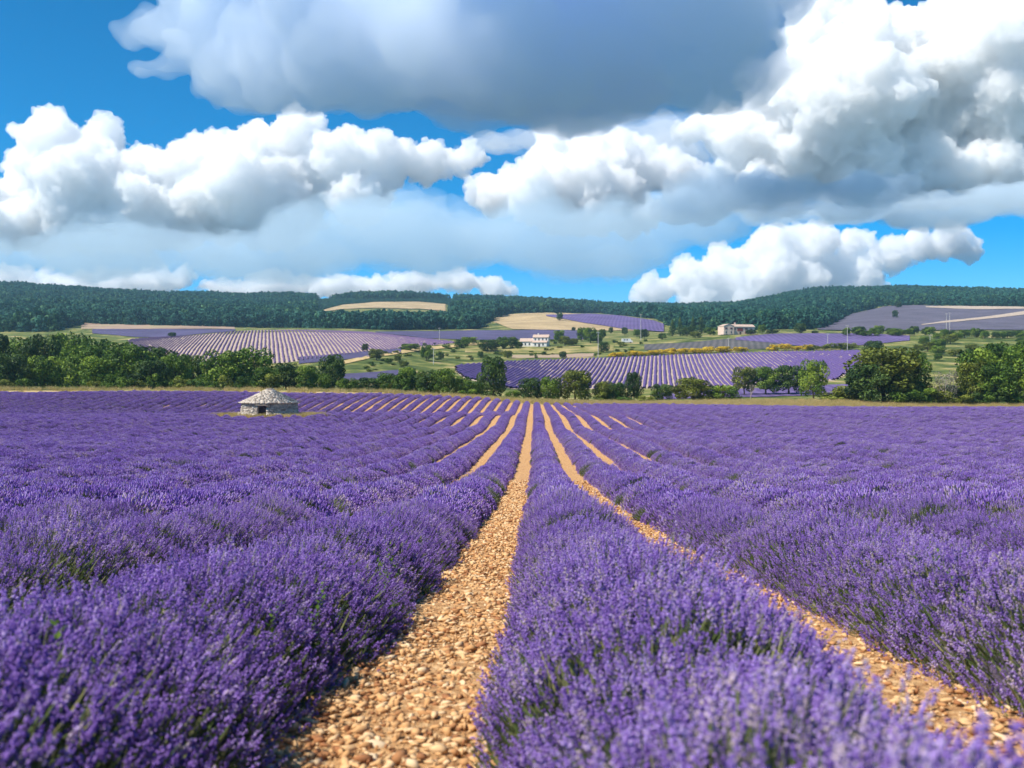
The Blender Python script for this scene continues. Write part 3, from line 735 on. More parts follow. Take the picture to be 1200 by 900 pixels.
for (u, v, wd, y, k, lb) in [
    (262, 409, 62, 246, 'oak', 'broad rounded oak directly behind the stone hut'), (297, 406, 62, 252, 'oak', 'broad rounded oak directly behind the stone hut'),
    (335, 423, 36, 246, 'dark', 'small oak between the stone hut and the pale striped hillside'), (358, 426, 34, 246, 'oak', 'small oak between the stone hut and the pale striped hillside'),
    (312, 428, 36, 240, 'oak', 'small oak between the stone hut and the pale striped hillside'),
    (390, 413, 36, 256, 'dark', 'dark pointed tree standing above the hedge by the pale striped hillside')]:
    tree(u, y, v, wd, k, lb, 'oaks behind the hut' if 'oak' in lb else None)
# hedge along the verge, centre
for i, (u, v, wd, k) in enumerate([(408, 442, 30, 'oak'), (432, 441, 34, 'dark'), (455, 436, 36, 'oak'), (476, 428, 34, 'oak'), (500, 432, 34, 'dark'), (520, 430, 34, 'oak'), (540, 440, 30, 'oak'), (470, 443, 34, 'olive'),
                                   (375, 436, 30, 'oak'), (500, 446, 40, 'oak'), (555, 446, 30, 'oak')]):
    tree(u, 246 + 6 * math.sin(i), v, wd, k, 'low bushy tree in the hedge above the ends of the lavender rows', 'hedge trees above the row ends')
tree(578, 248, 415, 42, 'dark', 'tall dark upright tree before the striped lavender field')
shrub(548, 236, 454, 30, 'oak', 'low bush between the hedge and the tall dark upright tree'); shrub(600, 236, 456, 26, 'oak', 'low bush between the tall dark upright tree and the rounded olive tree')
for (u, v, wd, k, lb) in [(622, 441, 32, 'dark', 'dark bush beside the rounded olive green tree'), (645, 440, 34, 'oak', 'dark bush beside the rounded olive green tree'),
                      (674, 431, 46, 'olive', 'rounded olive green tree before the striped lavender field'), (708, 446, 34, 'olive', 'bushy olive green tree at the path ends'),
                      (722, 447, 30, 'oak', 'bushy green tree between two olive green trees'), (743, 434, 24, 'dark', 'thin open tree against the striped lavender field')]:
    tree(u, 246, v, wd, k, lb, 'bushes beside the olive tree' if 'beside the rounded' in lb else None)
for i, (u, v) in enumerate([(612, 466), (640, 466), (660, 468), (690, 470), (712, 466), (735, 464), (757, 462)]):
    shrub(u, 234, v, 26, 'oak' if i % 2 else 'olive', 'low green bush on the verge where the stony paths end', 'verge bushes at the path ends')
# right of centre
tree(812, 262, 441, 58, 'olive', 'wide brown-green tree by the straw verge below the striped field')
tree(848, 262, 450, 48, 'oak', 'low green tree beside the wide brown-green tree')
tree(776, 290, 449, 32, 'dark', 'dark bush at the near edge of the striped field', cat='bush', name='bush')
tree(872, 330, 428, 32, 'olive', 'pale loose tree in front of the striped field')
tree(897, 330, 428, 40, 'oak', 'dense green tree beside the pale loose tree'); tree(924, 330, 426, 46, 'dark', 'dense dark green tree at the striped field corner')
tree(953, 280, 420, 40, 'oak', 'single oak leaning over the purple strip')
for (u, v, wd) in [(975, 455, 40), (995, 450, 36), (1008, 455, 40)]:
    shrub(u, 240, v, wd, 'olive', 'olive green bush left at the foot of the great oak', 'bushes at the foot of the great oak')
tree(1035, 240, 403, 100, 'olive', 'great wide oak standing at the field edge with dark centre'); tree(1018, 236, 425, 66, 'dark', 'dark shaded tree tucked against the great wide oak')
tree(1062, 246, 410, 62, 'oak', 'green rounded tree merging with the great wide oak')
for (u, v, wd, k) in [(1050, 458, 44, 'oak'), (1078, 452, 44, 'oak'), (1100, 456, 34, 'olive'), (1125, 461, 30, 'olive')]:
    shrub(u, 234, v, wd, k, 'low bush on the straw verge beside the great oak', 'low bushes on the straw verge')
for (u, v, wd, k) in [(1092, 446, 40, 'olive'), (1120, 448, 38, 'oak'), (1135, 440, 40, 'oak')]:
    shrub(u, 243, v, wd, k, 'bush filling the gap around the grey half-dead tree', 'bushes around the grey tree')
tree(1108, 240, 432, 36, 'grey', 'pale grey half-dead tree between two green oaks')
for (u, v, wd, y, k) in [(1150, 404, 66, 244, 'oak'), (1182, 398, 74, 246, 'oak'), (1140, 422, 44, 240, 'olive'), (1166, 425, 60, 238, 'oak'), (1205, 402, 70, 240, 'oak'), (1250, 398, 80, 242, 'oak')]:
    tree(u, y, v, wd, k, 'leafy green oak of the group beside the grey half-dead tree', 'oaks beside the grey tree')
for i, u in enumerate(range(1140, 1300, 16)):
    shrub(u, 236, 458 + 3 * math.sin(i * 2), 26, 'oak' if i % 2 else 'dark', 'dark low bush under the oaks by the grey half-dead tree', 'bushes under the oaks')
# valley shrubs and trees
far_g = 'small trees scattered over the valley slopes'
def vtree(u, vbase, vtop, wd, kind, label, group=None):
    x, y = on_land(u, vbase, 300); return tree(u, y, vtop, wd, kind, label, group, hmin=1.5)
for (u, vb, vt, wd, k) in [(428, 412, 402, 10, 'dark'), (441, 422, 408, 22, 'olive'), (481, 411, 402, 26, 'oak'), (500, 423, 403, 18, 'oak'), (517, 422, 412, 9, 'dark'), (541, 408, 397, 20, 'oak'), (550, 404, 394, 22, 'oak'),
                           (466, 425, 415, 10, 'olive'), (590, 409, 396, 10, 'dark'), (563, 420, 411, 8, 'oak'), (595, 420, 410, 13, 'olive'), (660, 421, 411, 10, 'dark'), (473, 431, 422, 12, 'olive'), (455, 426, 419, 10, 'oak')]:
    vtree(u, vb, vt, wd, k, 'small round tree on the scrubby valley slope by the farm track', far_g)
for (u, vb, vt, wd, k) in [(572, 412, 397, 30, 'dark'), (589, 409, 394, 18, 'oak'), (601, 408, 394, 16, 'dark'), (608, 408, 400, 12, 'dark'), (637, 405, 397, 12, 'dark'), (655, 402, 386, 16, 'oak'), (662, 406, 393, 18, 'olive'), (672, 405, 396, 14, 'olive'),
                           (682, 400, 383, 16, 'oak'), (692, 402, 383, 20, 'oak'), (700, 402, 388, 16, 'oak'), (708, 413, 400, 16, 'dark'), (706, 397, 385, 10, 'dark'), (716, 391, 383, 7, 'dark'), (732, 393, 383, 9, 'dark'), (746, 395, 385, 10, 'oak'), (755, 397, 385, 14, 'dark'),
                           (672, 388, 383, 6, 'dark')]:
    vtree(u, vb, vt, wd, k, 'dark green tree in the grove around the white farmhouse', 'grove around the white farmhouse')
for (u, vb, vt, wd, k) in [(788, 394, 374, 14, 'cone'), (797, 394, 371, 12, 'cone'), (812, 392, 371, 12, 'cone'), (822, 391, 370, 14, 'cone'), (805, 394, 382, 20, 'dark'), (832, 393, 383, 18, 'oak'), (776, 398, 390, 12, 'oak'), (815, 396, 388, 16, 'olive'),
                           (862, 392, 382, 12, 'dark'), (893, 391, 380, 12, 'oak'), (880, 392, 386, 16, 'dark'), (905, 391, 386, 18, 'dark'), (938, 391, 378, 18, 'dark'), (955, 391, 387, 10, 'dark')]:
    vtree(u, vb, vt, wd, k, ('dark pointed cypress' if k == 'cone' else 'dark green tree') + ' in the grove around the pink farmhouse', 'cypresses by the pink farmhouse' if k == 'cone' else 'trees by the pink farmhouse')
rt = random.Random(12)
for i in range(30):
    u = 992 + i * 8.2 + rt.uniform(-3, 3); vb = 393 + rt.uniform(-1, 1.5) + (u > 1090) * 3
    vtree(u, vb, vb - rt.uniform(7, 12), rt.uniform(11, 18), kd := rt.choice(['oak', 'dark', 'oak']), ('dark' if kd == 'dark' else 'fresh') + ' green tree in the long hedgerow below the grey-purple hillside fields', 'hedgerow below the hillside fields, ' + kd)
vtree(1024, 421, 398, 30, 'dark', 'bushy dark tree at the corner of the striped field by the white pole')
for i in range(26):
    u = 1075 + rt.uniform(0, 150); vb = rt.uniform(402, 432)
    vtree(u, vb, vb - rt.uniform(8, 14), rt.uniform(12, 24), kd := rt.choice(['oak', 'olive', 'oak']), 'scrubby ' + ('yellowish' if kd == 'olive' else 'deep green') + ' tree on the rough slope behind the great oak', 'scrub trees behind the great oak, ' + kd)
vtree(1049, 373, 363, 8, 'dark', 'lone dark tree in the middle of the grey-purple hillside field'); vtree(1053, 361, 353, 10, 'dark', 'dark tree at the upper edge of the grey-purple hillside field')
vtree(656, 376, 366, 9, 'dark', 'lone dark tree on the stubble hill beside the purple field'); vtree(202, 395, 389, 12, 'dark', 'lone bush in the bluish lavender strip under the forest')
for i in range(26):                                       # broom between the fields
    u = 716 + i * 11.3 + rt.uniform(-3, 3)
    if 880 < u < 905: continue
    v = np.interp(u, [716, 800, 900, 1000], [418.5, 414.5, 411, 409.5]); x, y = on_land(u, v, 480)
    shrub(u, y, v - rt.uniform(6, 9), rt.uniform(15, 22), 'yellow' if u < 950 else 'olive', 'yellow flowering broom bush in the line above the striped field' if u < 950 else 'dull green bush at the end of the yellow broom line',
          'broom bushes above the striped field' if u < 950 else 'bushes at the end of the broom line', name='broom_bush' if u < 950 else 'shrub')
for i in range(120):
    u = rt.uniform(420, 760); v = rt.uniform(400, 423) + max(0, (520 - u)) * 0.15
    if inside(u, v, mid_top, mid_bot): continue
    x, y = on_land(u, v, 300); shrub(u, y, v - rt.uniform(2.0, 4.5), rt.uniform(5, 10), kd := rt.choice(['olive', 'oak', 'dark']), {'olive': 'yellowish', 'oak': 'fresh green', 'dark': 'dark green'}[kd] + ' scrub bush on the dry slope ' + ('below the white farmhouse' if u > 560 else 'along the farm track'), 'scrub bushes %s %s' % (kd, 'below the farmhouse' if u > 560 else 'along the track'))

# dead sapling before the striped field
def bare_tree(u, y, vtop, label):
    x = (u - U0) / F * y; z = float(tz(x, y)); h = (VH - vtop) / F * y - z
    r = random.Random(3); b = MB()
    def br(p, d, ln, rad, lv):
        q = p + d * ln; b.tube([tuple(p), tuple((p + q) / 2 + Vector((r.uniform(-.04, .04), r.uniform(-.04, .04), 0)) * ln), tuple(q)], [rad, rad * .8, rad * .55], 6)
        if lv:
            for _ in range(3): br(q, (d + Vector((r.uniform(-.8, .8), r.uniform(-.8, .8), r.uniform(-.1, .5)))).normalized(), ln * .62, rad * .5, lv - 1)
    br(Vector((0, 0, -0.2)), Vector((.1, 0, 1)).normalized(), h * .42, 0.14, 3)
    tag(obj('bare_tree', b.mesh('bare_tree', M['deadwood']), None, (x, y, z)), label, 'tree')
bare_tree(879, 275, 448, 'bare pale sapling with forked branches beside the low green trees')

# ------------------------------------------------------------------ distant woods (one mass)
fm = [crown_mesh('forest_tree', 200 + i, 420, M['leafteallight'] if i in (2, 3) else M['leafteal'], blobs_round(210 + i, 7, 0.1) if i < 4 else blobs_cone(220 + i, 7), 0.085) for i in range(6)]
FOR = scatter_group('forest_scatter', source_collection('forest_tree', fm))
fr = np.random.default_rng(21)
n = 120000
y = np.sqrt(fr.uniform(850 ** 2, 2330 ** 2, n)); u = fr.uniform(-320, 1520, n); x = (u - U0) / F * y
z = tz(x, y); v = VH - F * z / y
vb = np.interp(u, [-320, 60, 100, 300, 380, 440, 560, 578, 600, 700, 770, 795, 930, 962, 1000, 1040, 1080, 1130, 1520], [390, 390, 380, 384, 385.5, 387, 386, 374, 367, 367, 374, 388, 388, 386, 367, 358.5, 357.5, 359, 359])
ok = (v < vb) & ~((u > 378) & (u < 526) & (v > np.interp(u, [378, 400, 440, 490, 524], [364, 358, 354.5, 354, 357])) & (v < np.interp(u, [378, 400, 440, 490, 524], [367, 369, 368.5, 369, 369])))
ok &= (y > 950) | (v < vb - 1)
# keep what can be seen from the valley: facing slopes and the crest
low = (u > 370) & (u < 532) & (v > 352) & (v < 380)
x, y, z, low = x[ok], y[ok], z[ok], low[ok]; m = len(x)
hgt = (6.5 + 12 * fr.random(m) ** 1.8) * (1 + 0.25 * fbm(x / 90, y / 90, 2)); hgt = np.where(low, np.minimum(hgt, fr.uniform(3.5, 6, m)), hgt); wd = np.where(low, 6.5, hgt * fr.uniform(0.75, 1.05, m))
pk = np.where(fr.random(m) < 0.22 + 0.3 * (fbm(x / 200 + 5, y / 200, 2) > 0.15), fr.integers(4, 6, m), np.where(fr.random(m) < 0.10 + 0.5 * (fbm(x / 150 + 9, y / 110, 3) > 0.12), fr.integers(2, 4, m), fr.integers(0, 2, m)))
scatter('forest', np.stack([x, y, z - 0.4], 1), np.stack([np.zeros(m), np.zeros(m), fr.uniform(0, 6.28, m)], 1), np.stack([wd, wd, hgt], 1), pk, FOR)
print('forest', m)

# ------------------------------------------------------------------ dry grass of the verges
def grass_tuft(seed, n=60, h=0.55, spread=0.5):
    r = np.random.default_rng(seed); B = np.stack([r.normal(0, spread / 2, n), r.normal(0, spread / 2, n), np.zeros(n)], 1)
    D = np.stack([r.normal(0, .35, n), r.normal(0, .35, n), np.ones(n)], 1); A = np.stack([r.normal(size=n), r.normal(size=n), np.zeros(n)], 1); A /= np.linalg.norm(A, axis=1)[:, None]
    hh = h * r.uniform(.5, 1.3, n)[:, None]; wd = 0.018
    V = np.stack([B - A * wd, B + A * wd, B + D * hh + A * wd * .2, B + D * hh - A * wd * .2], 1).reshape(-1, 3)
    return mesh('grass_tuft', V, np.arange(4 * n).reshape(n, 4), M['grass'], False, {'tone': np.repeat(r.random(n) * .7 + .3, 4)})
GR = scatter_group('grass_scatter', source_collection('grass_tuft', [grass_tuft(300 + i) for i in range(4)]))
gr = np.random.default_rng(31)
n = 16000
u = gr.uniform(-80, 1290, n); y = gr.uniform(214.6, 236, n); x = (u - U0) / F * y
dens = np.interp(u, [-80, 450, 620, 700, 1290], [0.12, 0.15, 0.35, 0.9, 1.0]); ok = gr.random(n) < dens; x, y = x[ok], y[ok]; m = len(x)
s = gr.uniform(0.6, 1.5, m)
scatter('dry_grass', np.stack([x, y, np.where(y < 216, zf(x, np.minimum(y, 216)), tz(x, y))], 1), np.stack([np.zeros(m), np.zeros(m), gr.uniform(0, 6.28, m)], 1), np.stack([s, s, s * 1.1], 1), gr.integers(0, 4, m), GR)
n = 700
a = gr.uniform(0, 6.283, n); q = np.sqrt(gr.uniform(0.2, 1, n)); x = HUT.x + 6.9 * q * np.cos(a); y = HUT.y - 0.5 + 5.2 * q * np.sin(a)
ok = np.hypot(x - HUT.x, y - HUT.y) > 3.9; x, y = x[ok], y[ok]; m = len(x); s = gr.uniform(0.5, 1.1, m)
scatter('dry_grass', np.stack([x, y, zf(x, y)], 1), np.stack([np.zeros(m), np.zeros(m), gr.uniform(0, 6.28, m)], 1), np.stack([s, s, s], 1), gr.integers(0, 4, m), GR)

# ------------------------------------------------------------------ weeds in the near rows
def weed_mesh(seed):
    r = np.random.default_rng(seed); V, Fc, T = [], [], []
    for i in range(34):
        t = i / 34; a = 2.4 * i; h = 0.10 + 0.34 * t; ln = 0.055 * (1.3 - t * .7) * r.uniform(.7, 1.3)
        d = np.array([math.cos(a), math.sin(a), 0.45]); d /= np.linalg.norm(d); sd = np.cross(d, [0, 0, 1]); c = np.array([0.05 * math.sin(6 * t + seed), 0.04 * math.cos(5 * t), h])
        b = len(V); V += [c, c + d * ln * .5 + sd * ln * .28, c + d * ln, c + d * ln * .5 - sd * ln * .28]; Fc.append((b, b + 1, b + 2, b + 3)); T += [r.random()] * 4
    return mesh('weed', np.array(V), Fc, M['weed'], False, {'tone': T})
wm = [weed_mesh(i) for i in range(3)]
def weeds(spots, label, group):
    for i, (x, y, s) in enumerate(spots):
        tag(obj('weed', wm[i % 3], None, (x, y, float(zf(x, y)) + 0.06), i * 1.3, (s * .75, s * .75, s * .95)), label, 'weed', group)
weeds([(-1.02, 7.2, 1.0), (-1.05, 6.7, 0.8), (-0.98, 6.4, 0.9), (-1.0, 4.6, 1.0), (-1.1, 4.3, 0.9)], 'green leafy weed in the lavender flank beside the widest stony path', 'weeds by the widest path')
weeds([(-1.55, 3.1, 1.3), (-1.4, 2.9, 1.2), (-1.7, 3.2, 1.25)], 'tall green weed poking through the middle of the lavender row', 'weeds within the row')
weeds([(2.3, 5.6, 1.2), (2.25, 5.9, 1.1), (2.2, 5.2, 1.0)], 'green weed at the lavender flank beyond the narrower stony path', 'weeds beyond the narrower path')

# ------------------------------------------------------------------ farmhouses
def gable_roof(x0, x1, y0, y1, z, rise, axis='x', over=0.4, th=0.22):
    b = MB()
    if axis == 'x':
        ym = (y0 + y1) / 2
        for s, ye in ((1, y0 - over), (-1, y1 + over)):
            b.add([(x0 - over, ye, z - over * rise / (ym - y0)), (x1 + over, ye, z - over * rise / (ym - y0)), (x1 + over, ym, z + rise), (x0 - over, ym, z + rise),
                   (x0 - over, ye, z + th - over * rise / (ym - y0)), (x1 + over, ye, z + th - over * rise / (ym - y0)), (x1 + over, ym, z + rise + th), (x0 - over, ym, z + rise + th)],
                  [(0, 1, 2, 3), (7, 6, 5, 4), (0, 4, 5, 1), (1, 5, 6, 2), (3, 2, 6, 7), (0, 3, 7, 4)])
    else:
        xm = (x0 + x1) / 2
        for xe in (x0 - over, x1 + over):
            zz = z - over * rise / (xm - x0)
            b.add([(xe, y0 - over, zz), (xm, y0 - over, z + rise), (xm, y1 + over, z + rise), (xe, y1 + over, zz),
                   (xe, y0 - over, zz + th), (xm, y0 - over, z + rise + th), (xm, y1 + over, z + rise + th), (xe, y1 + over, zz + th)],
                  [(0, 1, 2, 3), (7, 6, 5, 4), (0, 4, 5, 1), (1, 5, 6, 2), (3, 2, 6, 7), (0, 3, 7, 4)])
    return b.mesh('roof', M['rooftile'])
def gable_wall(b, x0, x1, y0, y1, z0, z, rise, axis='x'):
    if axis == 'x':
        ym = (y0 + y1) / 2
        P = [(x, yy, zz) for x in (x0, x1) for yy, zz in ((y0, z0), (y1, z0), (y1, z), (ym, z + rise), (y0, z))]
    else:
        xm = (x0 + x1) / 2
        P = [(xx, yy, zz) for yy in (y0, y1) for xx, zz in ((x0, z0), (x1, z0), (x1, z), (xm, z + rise), (x0, z))]
    b.add(P, [(4, 3, 2, 1, 0), (5, 6, 7, 8, 9), (0, 1, 6, 5), (1, 2, 7, 6), (2, 3, 8, 7), (3, 4, 9, 8), (4, 0, 5, 9)])
def window(root, x, z, wd, ht, yf, name='window', m='glass', shutters=None):
    f = obj(name, MB().box(x - wd / 2, x + wd / 2, yf - 0.06, yf + 0.2, z, z + ht).mesh(name, M[m]), root)
    obj('sill', MB().box(x - wd / 2 - .12, x + wd / 2 + .12, yf - 0.16, yf - 0.062, z - .14, z - 0.003).mesh('sill', M['concrete']), f)
    if shutters:
        for s in (-1, 1):
            xx = x + s * (wd * .75 + .03); obj('shutter', MB().box(xx - wd * .25, xx + wd * .25, yf - 0.10, yf - 0.003, z, z + ht).mesh('shutter', M[shutters]), f)
def house_root(u, v, rz, label):
    x, y = on_land(u, v, 560); r = bpy.data.objects.new('farmhouse', None); S.collection.objects.link(r); r.location = (x, y, float(tz(x, y)) - 0.3); r.rotation_euler = (0, 0, rz)
    r.scale = (0.92, 0.92, 0.9); tag(r, label, 'house', 'farmhouses in the valley'); return r
h = house_root(627, 406, math.radians(-8), 'white farmhouse with low wing and pale pink tiled roofs above the striped field')
b = MB(); gable_wall(b, -10.5, -1, -3.4, 3.4, 0, 4.0, 2.2); obj('wing_wall', b.mesh('wing_wall', M['plaster_white']), h); obj('roof', gable_roof(-10.5, -1.3, -3.4, 3.4, 4.0, 2.2), h)
b = MB(); gable_wall(b, -1, 10, -3.0, 4.5, 0, 7.0, 1.9); obj('wall', b.mesh('wall', M['plaster_white']), h); r_ = obj('roof', gable_roof(-1, 10, -3.0, 4.5, 7.0, 1.9), h)
obj('chimney', MB().box(2.0, 2.8, 0.2, 1.0, 8.4, 10.0).mesh('chimney', M['plaster_white']), r_)
b = MB(); b.add([(-0.9, -6.2, 0), (9.2, -6.2, 0), (9.2, -3.01, 0), (-0.9, -3.01, 0), (-0.9, -6.2, 3.0), (9.2, -6.2, 3.0), (9.2, -3.01, 4.2), (-0.9, -3.01, 4.2)],
                [(3, 2, 1, 0), (4, 5, 6, 7), (0, 1, 5, 4), (1, 2, 6, 5), (2, 3, 7, 6), (3, 0, 4, 7)]); obj('porch_wall', b.mesh('porch_wall', M['plaster_white']), h)
b = MB(); b.add([(-1.2, -6.6, 2.95), (9.5, -6.6, 2.95), (9.5, -3.02, 4.3), (-1.2, -3.02, 4.3), (-1.2, -6.6, 3.15), (9.5, -6.6, 3.15), (9.5, -3.02, 4.5), (-1.2, -3.02, 4.5)],
                [(3, 2, 1, 0), (4, 5, 6, 7), (0, 1, 5, 4), (1, 2, 6, 5), (2, 3, 7, 6), (3, 0, 4, 7)]); obj('porch_roof', b.mesh('porch_roof', M['rooftile']), h)
for xx in (-9, -6.6, -3.6): window(h, xx, 1.3, 1.0, 1.5, -3.4)
for xx in (0.6, 3.2, 6.0, 8.6): window(h, xx, 4.9, 1.0, 1.4, -3.0)
for xx in (1.0, 6.6): window(h, xx, 0.9, 1.1, 1.5, -6.2)
obj('door', MB().box(3.2, 4.4, -6.3, -6.0, 0, 2.2).mesh('door', M['shutter']), h)

h = house_root(864, 392, math.radians(14), 'long pink farmhouse with gabled wing and pale tiled roof beside dark cypresses')
b = MB(); gable_wall(b, -6, 13.5, -3.5, 4.5, 0, 6.6, 1.9); obj('wall', b.mesh('wall', M['plaster_pink']), h); r_ = obj('roof', gable_roof(-6, 13.5, -3.5, 4.5, 6.6, 1.9), h)
obj('chimney', MB().box(-2.2, -1.2, 0.2, 1.1, 8.0, 10.2).mesh('chimney', M['plaster_pink']), r_)
b = MB(); gable_wall(b, -14.5, -5.6, -6.0, 5.2, 0, 6.9, 1.7, 'y'); obj('wing_wall', b.mesh('wing_wall', M['plaster_pink']), h); obj('roof', gable_roof(-14.5, -5.6, -6.0, 5.2, 6.9, 1.7, 'y', 0.25), h)
for xx in (-12.4, -8.0):
    window(h, xx, 4.2, 1.0, 1.5, -6.0, shutters='shutter_red'); window(h, xx, 1.0, 1.1, 1.6, -6.0)
for xx, zz, ww in ((-4.0, 4.0, 1.0), (6.2, 4.0, 1.1), (10.5, 3.6, 1.2), (6.2, 1.0, 1.1), (10.5, 0.8, 1.2)): window(h, xx, zz, ww, 1.6, -3.5, shutters='shutter_red')
obj('loggia', MB().box(-1.6, 3.2, -3.6, -3.3, 2.9, 5.6).mesh('loggia', M['shutter_red']), h)
obj('door', MB().box(0.2, 1.6, -3.62, -3.3, 0, 2.4).mesh('door', M['shutter']), h)

# white camper by the grove
x, y = on_land(735, 402, 560); vn = bpy.data.objects.new('camper_van', None); S.collection.objects.link(vn); vn.location = (x, y, float(tz(x, y)) + 0.05); vn.rotation_euler = (0, 0, 0.12)
tag(vn, 'white camper van parked on the grass beyond the white farmhouse', 'van')
b = MB(); b.add([(xx, yy, zz) for yy in (-1.1, 1.1) for xx, zz in ((-3.6, .5), (3.6, .5), (3.6, 1.5), (2.7, 1.7), (2.1, 2.9), (-3.4, 2.9), (-3.6, 2.7))],
                [(6, 5, 4, 3, 2, 1, 0), (7, 8, 9, 10, 11, 12, 13)] + [(k, (k + 1) % 7, 7 + (k + 1) % 7, 7 + k) for k in range(7)]); obj('body', b.mesh('body', M['vanwhite']), vn)
for xx in (-2.6, -0.8): obj('window', MB().box(xx, xx + 1.2, -1.13, -1.09, 1.7, 2.4).mesh('window', M['glass']), vn)
obj('windscreen', MB().add([(2.12, -1.0, 2.85), (2.12, 1.0, 2.85), (2.72, 1.0, 1.75), (2.72, -1.0, 1.75), (2.2, -1.0, 2.85), (2.2, 1.0, 2.85), (2.8, 1.0, 1.75), (2.8, -1.0, 1.75)],
    [(0, 1, 2, 3), (7, 6, 5, 4), (0, 4, 5, 1), (1, 5, 6, 2), (2, 6, 7, 3), (3, 7, 4, 0)]).mesh('windscreen', M['glass']), vn)
for xx in (-2.3, 2.3):
    for yy in (-1.0, 1.0): obj('wheel', MB().tube([(xx, yy - .12, .38), (xx, yy + .12, .38)], [.38, .38], 14).mesh('wheel', M['tyre']), vn)

# ------------------------------------------------------------------ utility poles
def pole(u, vbase, vtop, label):
    x, y = on_land(u, vbase, 300); z = float(tz(x, y)); h = (VH - vtop) / F * y - z
    r = bpy.data.objects.new('utility_pole', None); S.collection.objects.link(r); r.location = (x, y, z - 0.2)
    tag(r, label, 'pole', 'utility poles in the valley')
    obj('shaft', MB().tube([(0, 0, 0), (0, 0, h + .2)], [0.17, 0.11], 8).mesh('shaft', M['concrete']), r)
    arm = obj('crossarm', MB().box(-1.0, 1.0, -0.22, -0.12, h - 0.35, h - 0.15).mesh('crossarm', M['concrete']), r)
    for xx in (-0.85, 0, 0.85): obj('insulator', MB().tube([(xx, -.17, h - .15), (xx, -.17, h + .12)], [.07, .05], 6).mesh('insulator', M['ceramic']), arm)
pole(701, 419, 389, 'pale concrete utility pole at the upper edge of the striped field near the farmhouse')
pole(993, 411, 381, 'tall white utility pole at the corner of the bright purple field')
pole(970, 408, 391, 'thin utility pole at the edge of the bright purple field by the bushes')
pole(854, 412, 396, 'thin utility pole in the cut grey field below the pink farmhouse')
pole(515, 400, 384, 'white utility pole in the bluish lavender beyond the pale striped hillside')
pole(508, 427, 408, 'pale utility pole beside the farm track trees')
pole(1109, 392, 367, 'grey utility pole before the dark hillside field, one of a pair'); pole(1113, 392, 366, 'grey utility pole before the dark hillside field, one of a pair')
pole(1090, 408, 392, 'short utility pole in the scrub behind the great oak'); pole(751, 399, 368, 'dark thin utility pole before the purple hill field')

# ------------------------------------------------------------------ clouds: lit volumes, blue shade of bases and sheets tinted into their colour
def cloud_mat(name, density, g=0.1, col=(1, 1, 1)):
    m = bpy.data.materials.new(name); m.use_nodes = True; n = m.node_tree.nodes; n.clear()
    o = n.new('ShaderNodeOutputMaterial'); v = n.new('ShaderNodeVolumePrincipled')
    v.inputs['Color'].default_value = (*col, 1); v.inputs['Density'].default_value = density; v.inputs['Anisotropy'].default_value = g  # bluish absorption in Color deepens the shaded parts towards blue
    m.node_tree.links.new(v.outputs[0], o.inputs['Volume']); return m
_bm = bmesh.new(); bmesh.ops.create_icosphere(_bm, subdivisions=2, radius=1)
IV = np.array([v.co[:] for v in _bm.verts]); IF = np.array([[v.index for v in f.verts] for f in _bm.faces]); _bm.free()
def cloud(name, lobes, D, seed, vox, mfp, label, kids=12, grand=7, rough=1.0, zs=0.9, low=-0.2, base=None, col=(0.995, 0.998, 1.0), disp=((34, 7, 0), (22, 9, 1), (10, 5, 1), (5, 2.4, 1))):
    """lobes in photo pixels (u, v, rx[, rz[, distance]]) at distance D: each grows smaller billows, all fused into one body.
    mfp = mean free path in pixels, base = level of the flat underside in metres"""
    rnd = random.Random(seed); sp = []; k = D / F
    for lb in lobes:
        u, v, rx = lb[:3]; rz = lb[3] if len(lb) > 3 else rx * zs; d = lb[4] if len(lb) > 4 else D; kk = d / F
        c = np.array([(u - U0) * kk, d + rnd.uniform(-.6, .6) * rx * kk, (VH - v) * kk]); R = np.array([rx, rx, rz]) * kk
        sp.append((c, R))
        for i in range(kids):
            a = rnd.uniform(0, 6.283); zz = rnd.uniform(low, 1); s = math.sqrt(1 - zz * zz)
            q = np.array([math.cos(a) * s, math.sin(a) * s, zz]); f = rnd.uniform(.24, .48); R2 = np.array([rx * f, rx * f, rx * f * zs]) * kk
            if rz < rx * .7: R2[2] = min(R2[2], rz * .7 * kk)
            c2 = c + q * R * .88; sp.append((c2, R2))
            for j in range(grand):
                a = rnd.uniform(0, 6.283); zz = rnd.uniform(-.5, 1); s = math.sqrt(1 - zz * zz)
                q2 = np.array([math.cos(a) * s, math.sin(a) * s, zz]) + q * .5; q2 /= np.linalg.norm(q2)
                sp.append((c2 + q2 * R2 * .88, R2 * rnd.uniform(.24, .5)))
    V = np.concatenate([IV * R + c for c, R in sp]); Fa = np.concatenate([IF + i * len(IV) for i in range(len(sp))])
    if base is not None:
        e = base - V[:, 2]; V[:, 2] = np.where(e > 0, base - 0.12 * e, V[:, 2])
    me = mesh(name, V, Fa, cloud_mat(name + '_vapour', 1 / (mfp * k), 0.0, col))
    o = obj(name, me)
    r = o.modifiers.new('fuse', 'REMESH'); r.mode = 'VOXEL'; r.voxel_size = vox * k; r.use_smooth_shade = True
    for sc, st, cell in disp:
        t = bpy.data.textures.new('billow', 'CLOUDS'); t.noise_scale = sc * k; t.noise_depth = 1 if cell else 2; t.noise_basis = 'VORONOI_F1' if cell else 'BLENDER_ORIGINAL'
        dm = o.modifiers.new('billow', 'DISPLACE'); dm.texture = t; dm.texture_coords = 'GLOBAL'; dm.strength = st * k * 2 * rough * (-1 if cell else 1); dm.mid_level = 0.5
    r = o.modifiers.new('heal', 'REMESH'); r.mode = 'VOXEL'; r.voxel_size = vox * k * 0.9; r.use_smooth_shade = True
    return tag(o, label, 'cloud', 'clouds in the sky')
